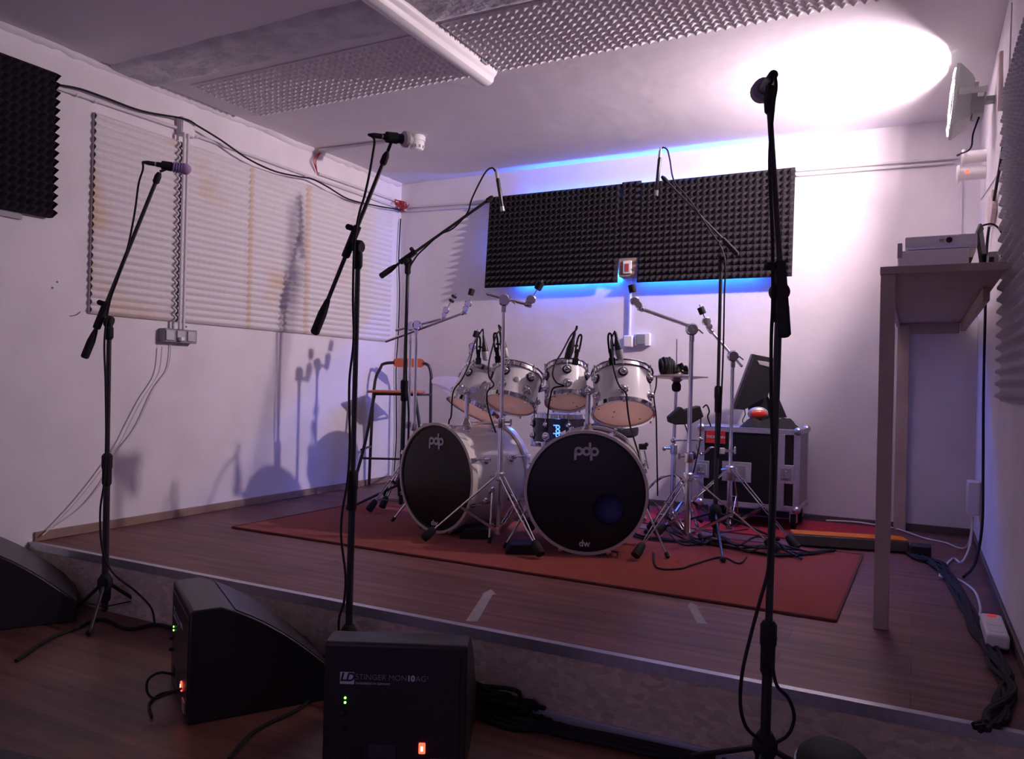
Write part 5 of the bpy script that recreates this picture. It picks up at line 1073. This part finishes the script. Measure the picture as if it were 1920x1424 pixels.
# ---------------------------------------------------------------- wedge monitors on the hall floor
def wedge(label, corner, ydir, xdir, w=.38, dp=.43, h=.335, front=True, name='stage_monitor'):
    "corner = floor point at near/left end of the control panel; ydir along the panel (unit), xdir depth away from the panel"
    c = Vector(corner); Y = Vector(ydir).normalized(); X = Vector(xdir).normalized(); Z = Vector((0, 0, 1)); t = thing(name, label, 'stage monitor', tuple(c+Y*w/2+X*dp/2), 'black wedge stage monitors')
    prof = [(0, 0), (0, h-.006), (.006, h), (.085, h+.002)]
    for k in range(1, 9):
        s = k/8; prof.append((.085+(dp-.085)*s, h+.002-(h-.075)*(s**1.12)+.018*sin(pi*s)))
    prof += [(dp, .0)]
    MB().rings([[c+X*x+Z*z+Y*y for x, z in prof] for y in (0, w)]).build('cabinet', M['black'], t, bevel=.005)
    # grille on the slope
    gp = prof[4:12]
    MB().rings([[c+X*x+Z*(z+.003)+Y*y for x, z in gp]+[c+X*x+Z*(z-.004)+Y*y for x, z in reversed(gp)] for y in (.012, w-.012)]).build('grille', M['blackmetal'], t)
    # control plate
    pl = MB().obox(c-X*.0015+Y*w*.5+Z*(h*.5-.004), Y*(w/2-.018), Z*(h/2-.022), X*.0015).build('control_plate', M['blackmetal'], t, bevel=.001)
    O_ = -X
    P = lambda a, b: c-X*.003+Y*(w*a)+Z*(h*b)
    lg = MB().obox(P(.165, .735), Y*.0185, Z*.0155, X*.0006).build('logo_plate', M['logo'], pl)
    rt = Y
    text_mesh('LD', .030, P(.165, .740)+O_*.0006, rt, Z, O_, .0003, shear=.25, bold=.0010).build('logo_lettering', M['black'], lg)
    xcur = P(.222, .745)
    for bd, mt, bo in (('STINGER MON', 'logodim', -.0003), ('10', 'logo', .0009), ('AG²', 'logodim', -.0002)):
        tm = text_mesh(bd, .0205, xcur, rt, Z, O_, .0004, bold=bo, cx=False)
        xr = max((v-xcur).dot(rt) for v in tm.v); tm.build('model_lettering', M[mt], pl); xcur = xcur+rt*(xr+.0012)
    text_mesh('ENGINEERED IN GERMANY', .0075, P(.224, .698), rt, Z, O_, .0003, cx=False).build('small_lettering', M['logo'], pl)
    for z in (.585, .550): MB().lathe(P(.155, z), O_, [(.0030, 0), (.0030, .0015), (.0018, .0025)], 12).build('green_diode', M['green'], pl)
    MB().lathe(P(.145, .36), O_, [(.006, 0), (.006, .010), (.004, .012)], 12).build('knob', M['rubber'], pl)
    MB().lathe(P(.145, .47), O_, [(.006, 0), (.006, .010), (.004, .012)], 12).build('knob', M['rubber'], pl)
    rk = MB().obox(P(.70, .225), Y*.0085, Z*.0140, X*.004).build('power_switch', M['redled'], pl, bevel=.002)
    MB().obox(P(.70, .225)+O_*.0045, Y*.003, Z*.006, X*.0006).build('switch_glow', M['redhot'], rk)
    MB().obox(P(.42, .19), Y*.035, Z*.018, X*.001).build('rating_label', M['panelgrey'], pl)
    MB().obox(P(.24, .175), Y*.016, Z*.016, X*.002).build('socket', M['rubber'], pl)
    MB().obox(P(.82, .10), Y*.022, Z*.017, X*.003).build('mains_inlet', M['silver'], pl)
    return t
Zf = Vector((0, 0, ZF))
# W3, front centre: panel faces the camera
q0 = onz(604, 1424, ZF); dW = 2.02
l3 = V(609, 1204, dW); r3 = V(877, 1203, dW-.01); w3 = (r3-l3); w3.z = 0; wl = w3.length
yd = w3.normalized(); xd = Vector((-yd.y, yd.x, 0))
c3 = Vector((l3.x, l3.y, ZF)); h3 = l3.z-ZF
wedge('black wedge monitor in the front centre, control panel with lit red switch facing the camera', c3, yd, xd, w=wl, dp=.40, h=h3)
# W2
a2 = onz(352, 1362, ZF); b2 = V(320, 1305, 2.62); b2.z = ZF; yv = (a2-b2); w2 = yv.length; yv.normalize(); xv = Vector((-yv.y, yv.x, 0))
c2dir = onz(600, 1320, ZF)-a2; c2dir.normalize()
if xv.dot(c2dir) < 0: xv = -xv
wedge('black wedge monitor left of the front one, turned side-on with its red switch at left', b2, yv, xv, w=w2, dp=.45, h=.335)
# W1
a1 = onz(185, 1170, ZF)
c1 = a1-xv*.45-yv*.38+Vector((-.10, -.03, 0)); c1.z = ZF
wedge('black wedge monitor cut off by the left frame edge', c1, yv, xv, w=.38, dp=.45, h=.335)
# wires of the wedges
tag(MB().tube([V(327, 1266, 2.45), V(300, 1262, 2.42), V(278, 1275, 2.4), V(276, 1298, 2.38), V(290, 1310, 2.37), V(318, 1300, 2.36), V(340, 1292, 2.35)], .004, 7).build('signal_cable', M['cable']), 'black cable loop at the control panel of the side-on wedge monitor', 'cable')
fw = [onz(x, y, ZF+.005) for x, y in ((285, 1345), (280, 1320), (300, 1303), (330, 1296), (350, 1290))]
tag(MB().tube(fw, .004, 7).build('power_cable', M['cable']), 'black mains cable curving on the floor left of the side-on wedge monitor', 'cable')
fw = [onz(x, y, ZF+.006) for x, y in ((430, 1424), (480, 1370), (560, 1330), (606, 1290))]
tag(MB().tube(fw, .006, 7).build('power_cable', M['cable']), 'black cable on the floor between the two front wedge monitors', 'cable')
fw = [onz(x, y, ZF+.006) for x, y in ((30, 1240), (90, 1200), (140, 1180), (190, 1162), (240, 1180), (290, 1172), (330, 1180))]
tag(MB().tube(fw, .007, 7).build('power_cable', M['cable']), 'black cable on the floor at the foot of the left microphone stand', 'cable')
# black cable heap before the riser
mb = MB(); random.seed(21); hc0 = onz(935, 1320, ZF)
for k in range(9):
    P_ = [Vector((hc0.x+random.gauss(0, .10), min(hc0.y+random.gauss(0, .05), YS-.03), ZF+.008+abs(random.gauss(0, .03)))) for j in range(7)]
    mb.tube(P_, .007, 7)
tag(mb.build('cable_heap', M['cable']), 'heap of black cable on the floor right of the front wedge monitor', 'cable')
fw = [onz(x, y, ZF+.007) for x, y in ((900, 1340), (960, 1362), (1020, 1366), (1060, 1376), (1140, 1392), (1230, 1412), (1330, 1420))]
mb = MB()
for k in range(3): mb.tube([Vector((p.x+.01*k, min(p.y-.015+.02*k, YS-.03), p.z+.004*k)) for p in fw], .008, 7)
mb.tube([onz(940, 1300, ZF+.05), onz(990, 1308, ZF+.03), onz(1015, 1340, ZF+.01), onz(1025, 1368, ZF+.008)], .005, 7)
tag(mb.build('cable_loom', M['cable']), 'black cables lying on the floor along the foot of the stage riser', 'cable')
# dark rounded bag top at the bottom right edge
bgp = V(1562, 1470, 1.55); t = thing('gear_bag', 'rounded top of a black padded bag at the bottom edge, right of the foreground stand', 'bag', (bgp.x, bgp.y, ZF))
zt = V(1562, 1404, 1.55).z
def bagring(s, z): return [Vector((bgp.x, bgp.y, z))+CR*(.062*s*cos(a)*(1+.1*cos(2*a)))+Vector((CW.x, CW.y, 0))*(.09*s*sin(a)) for a in [2*pi*k/28 for k in range(28)]]
MB().rings([bagring(s, z) for s, z in ((1.05, ZF+.001), (1.1, ZF+.05), (1.08, zt-.05), (.98, zt-.02), (.75, zt-.005), (.3, zt))]).build('bag_body', M['rubber'], t)
MB().tube(bagring(1.04, zt-.035)+[bagring(1.04, zt-.035)[0]], .004, 6, n=2).build('zip', M['blackmetal'], t)
# screws and specks on the left wall (drilled holes)
for (px, py, lab) in ((107, 529, 'upper of two small dark plug holes on the left wall, left of the foam'), (98, 540, 'lower of two small dark plug holes on the left wall, left of the foam'), (349, 613, 'small dark plug hole right above the wall sockets')):
    p = onx(px, py); tag(MB().lathe((-XL+.0003, p.y, p.z), (1, 0, 0), [(.005, 0), (.005, .0012)], 10).build('plug_hole', M['black']), lab, 'hole')
p = onx(142, 588)
tag(MB().tube([(-XL+.002, *onx(130, 593).yz), (-XL+.003, *onx(142, 591).yz), (-XL+.002, *onx(150, 585).yz)], .0016, 5).build('scuff_mark', M['black']), 'short dark scuff beside the lower left corner of the wall foam', 'mark')

for o in col.objects:
    if '_w' in o: del o['_w']
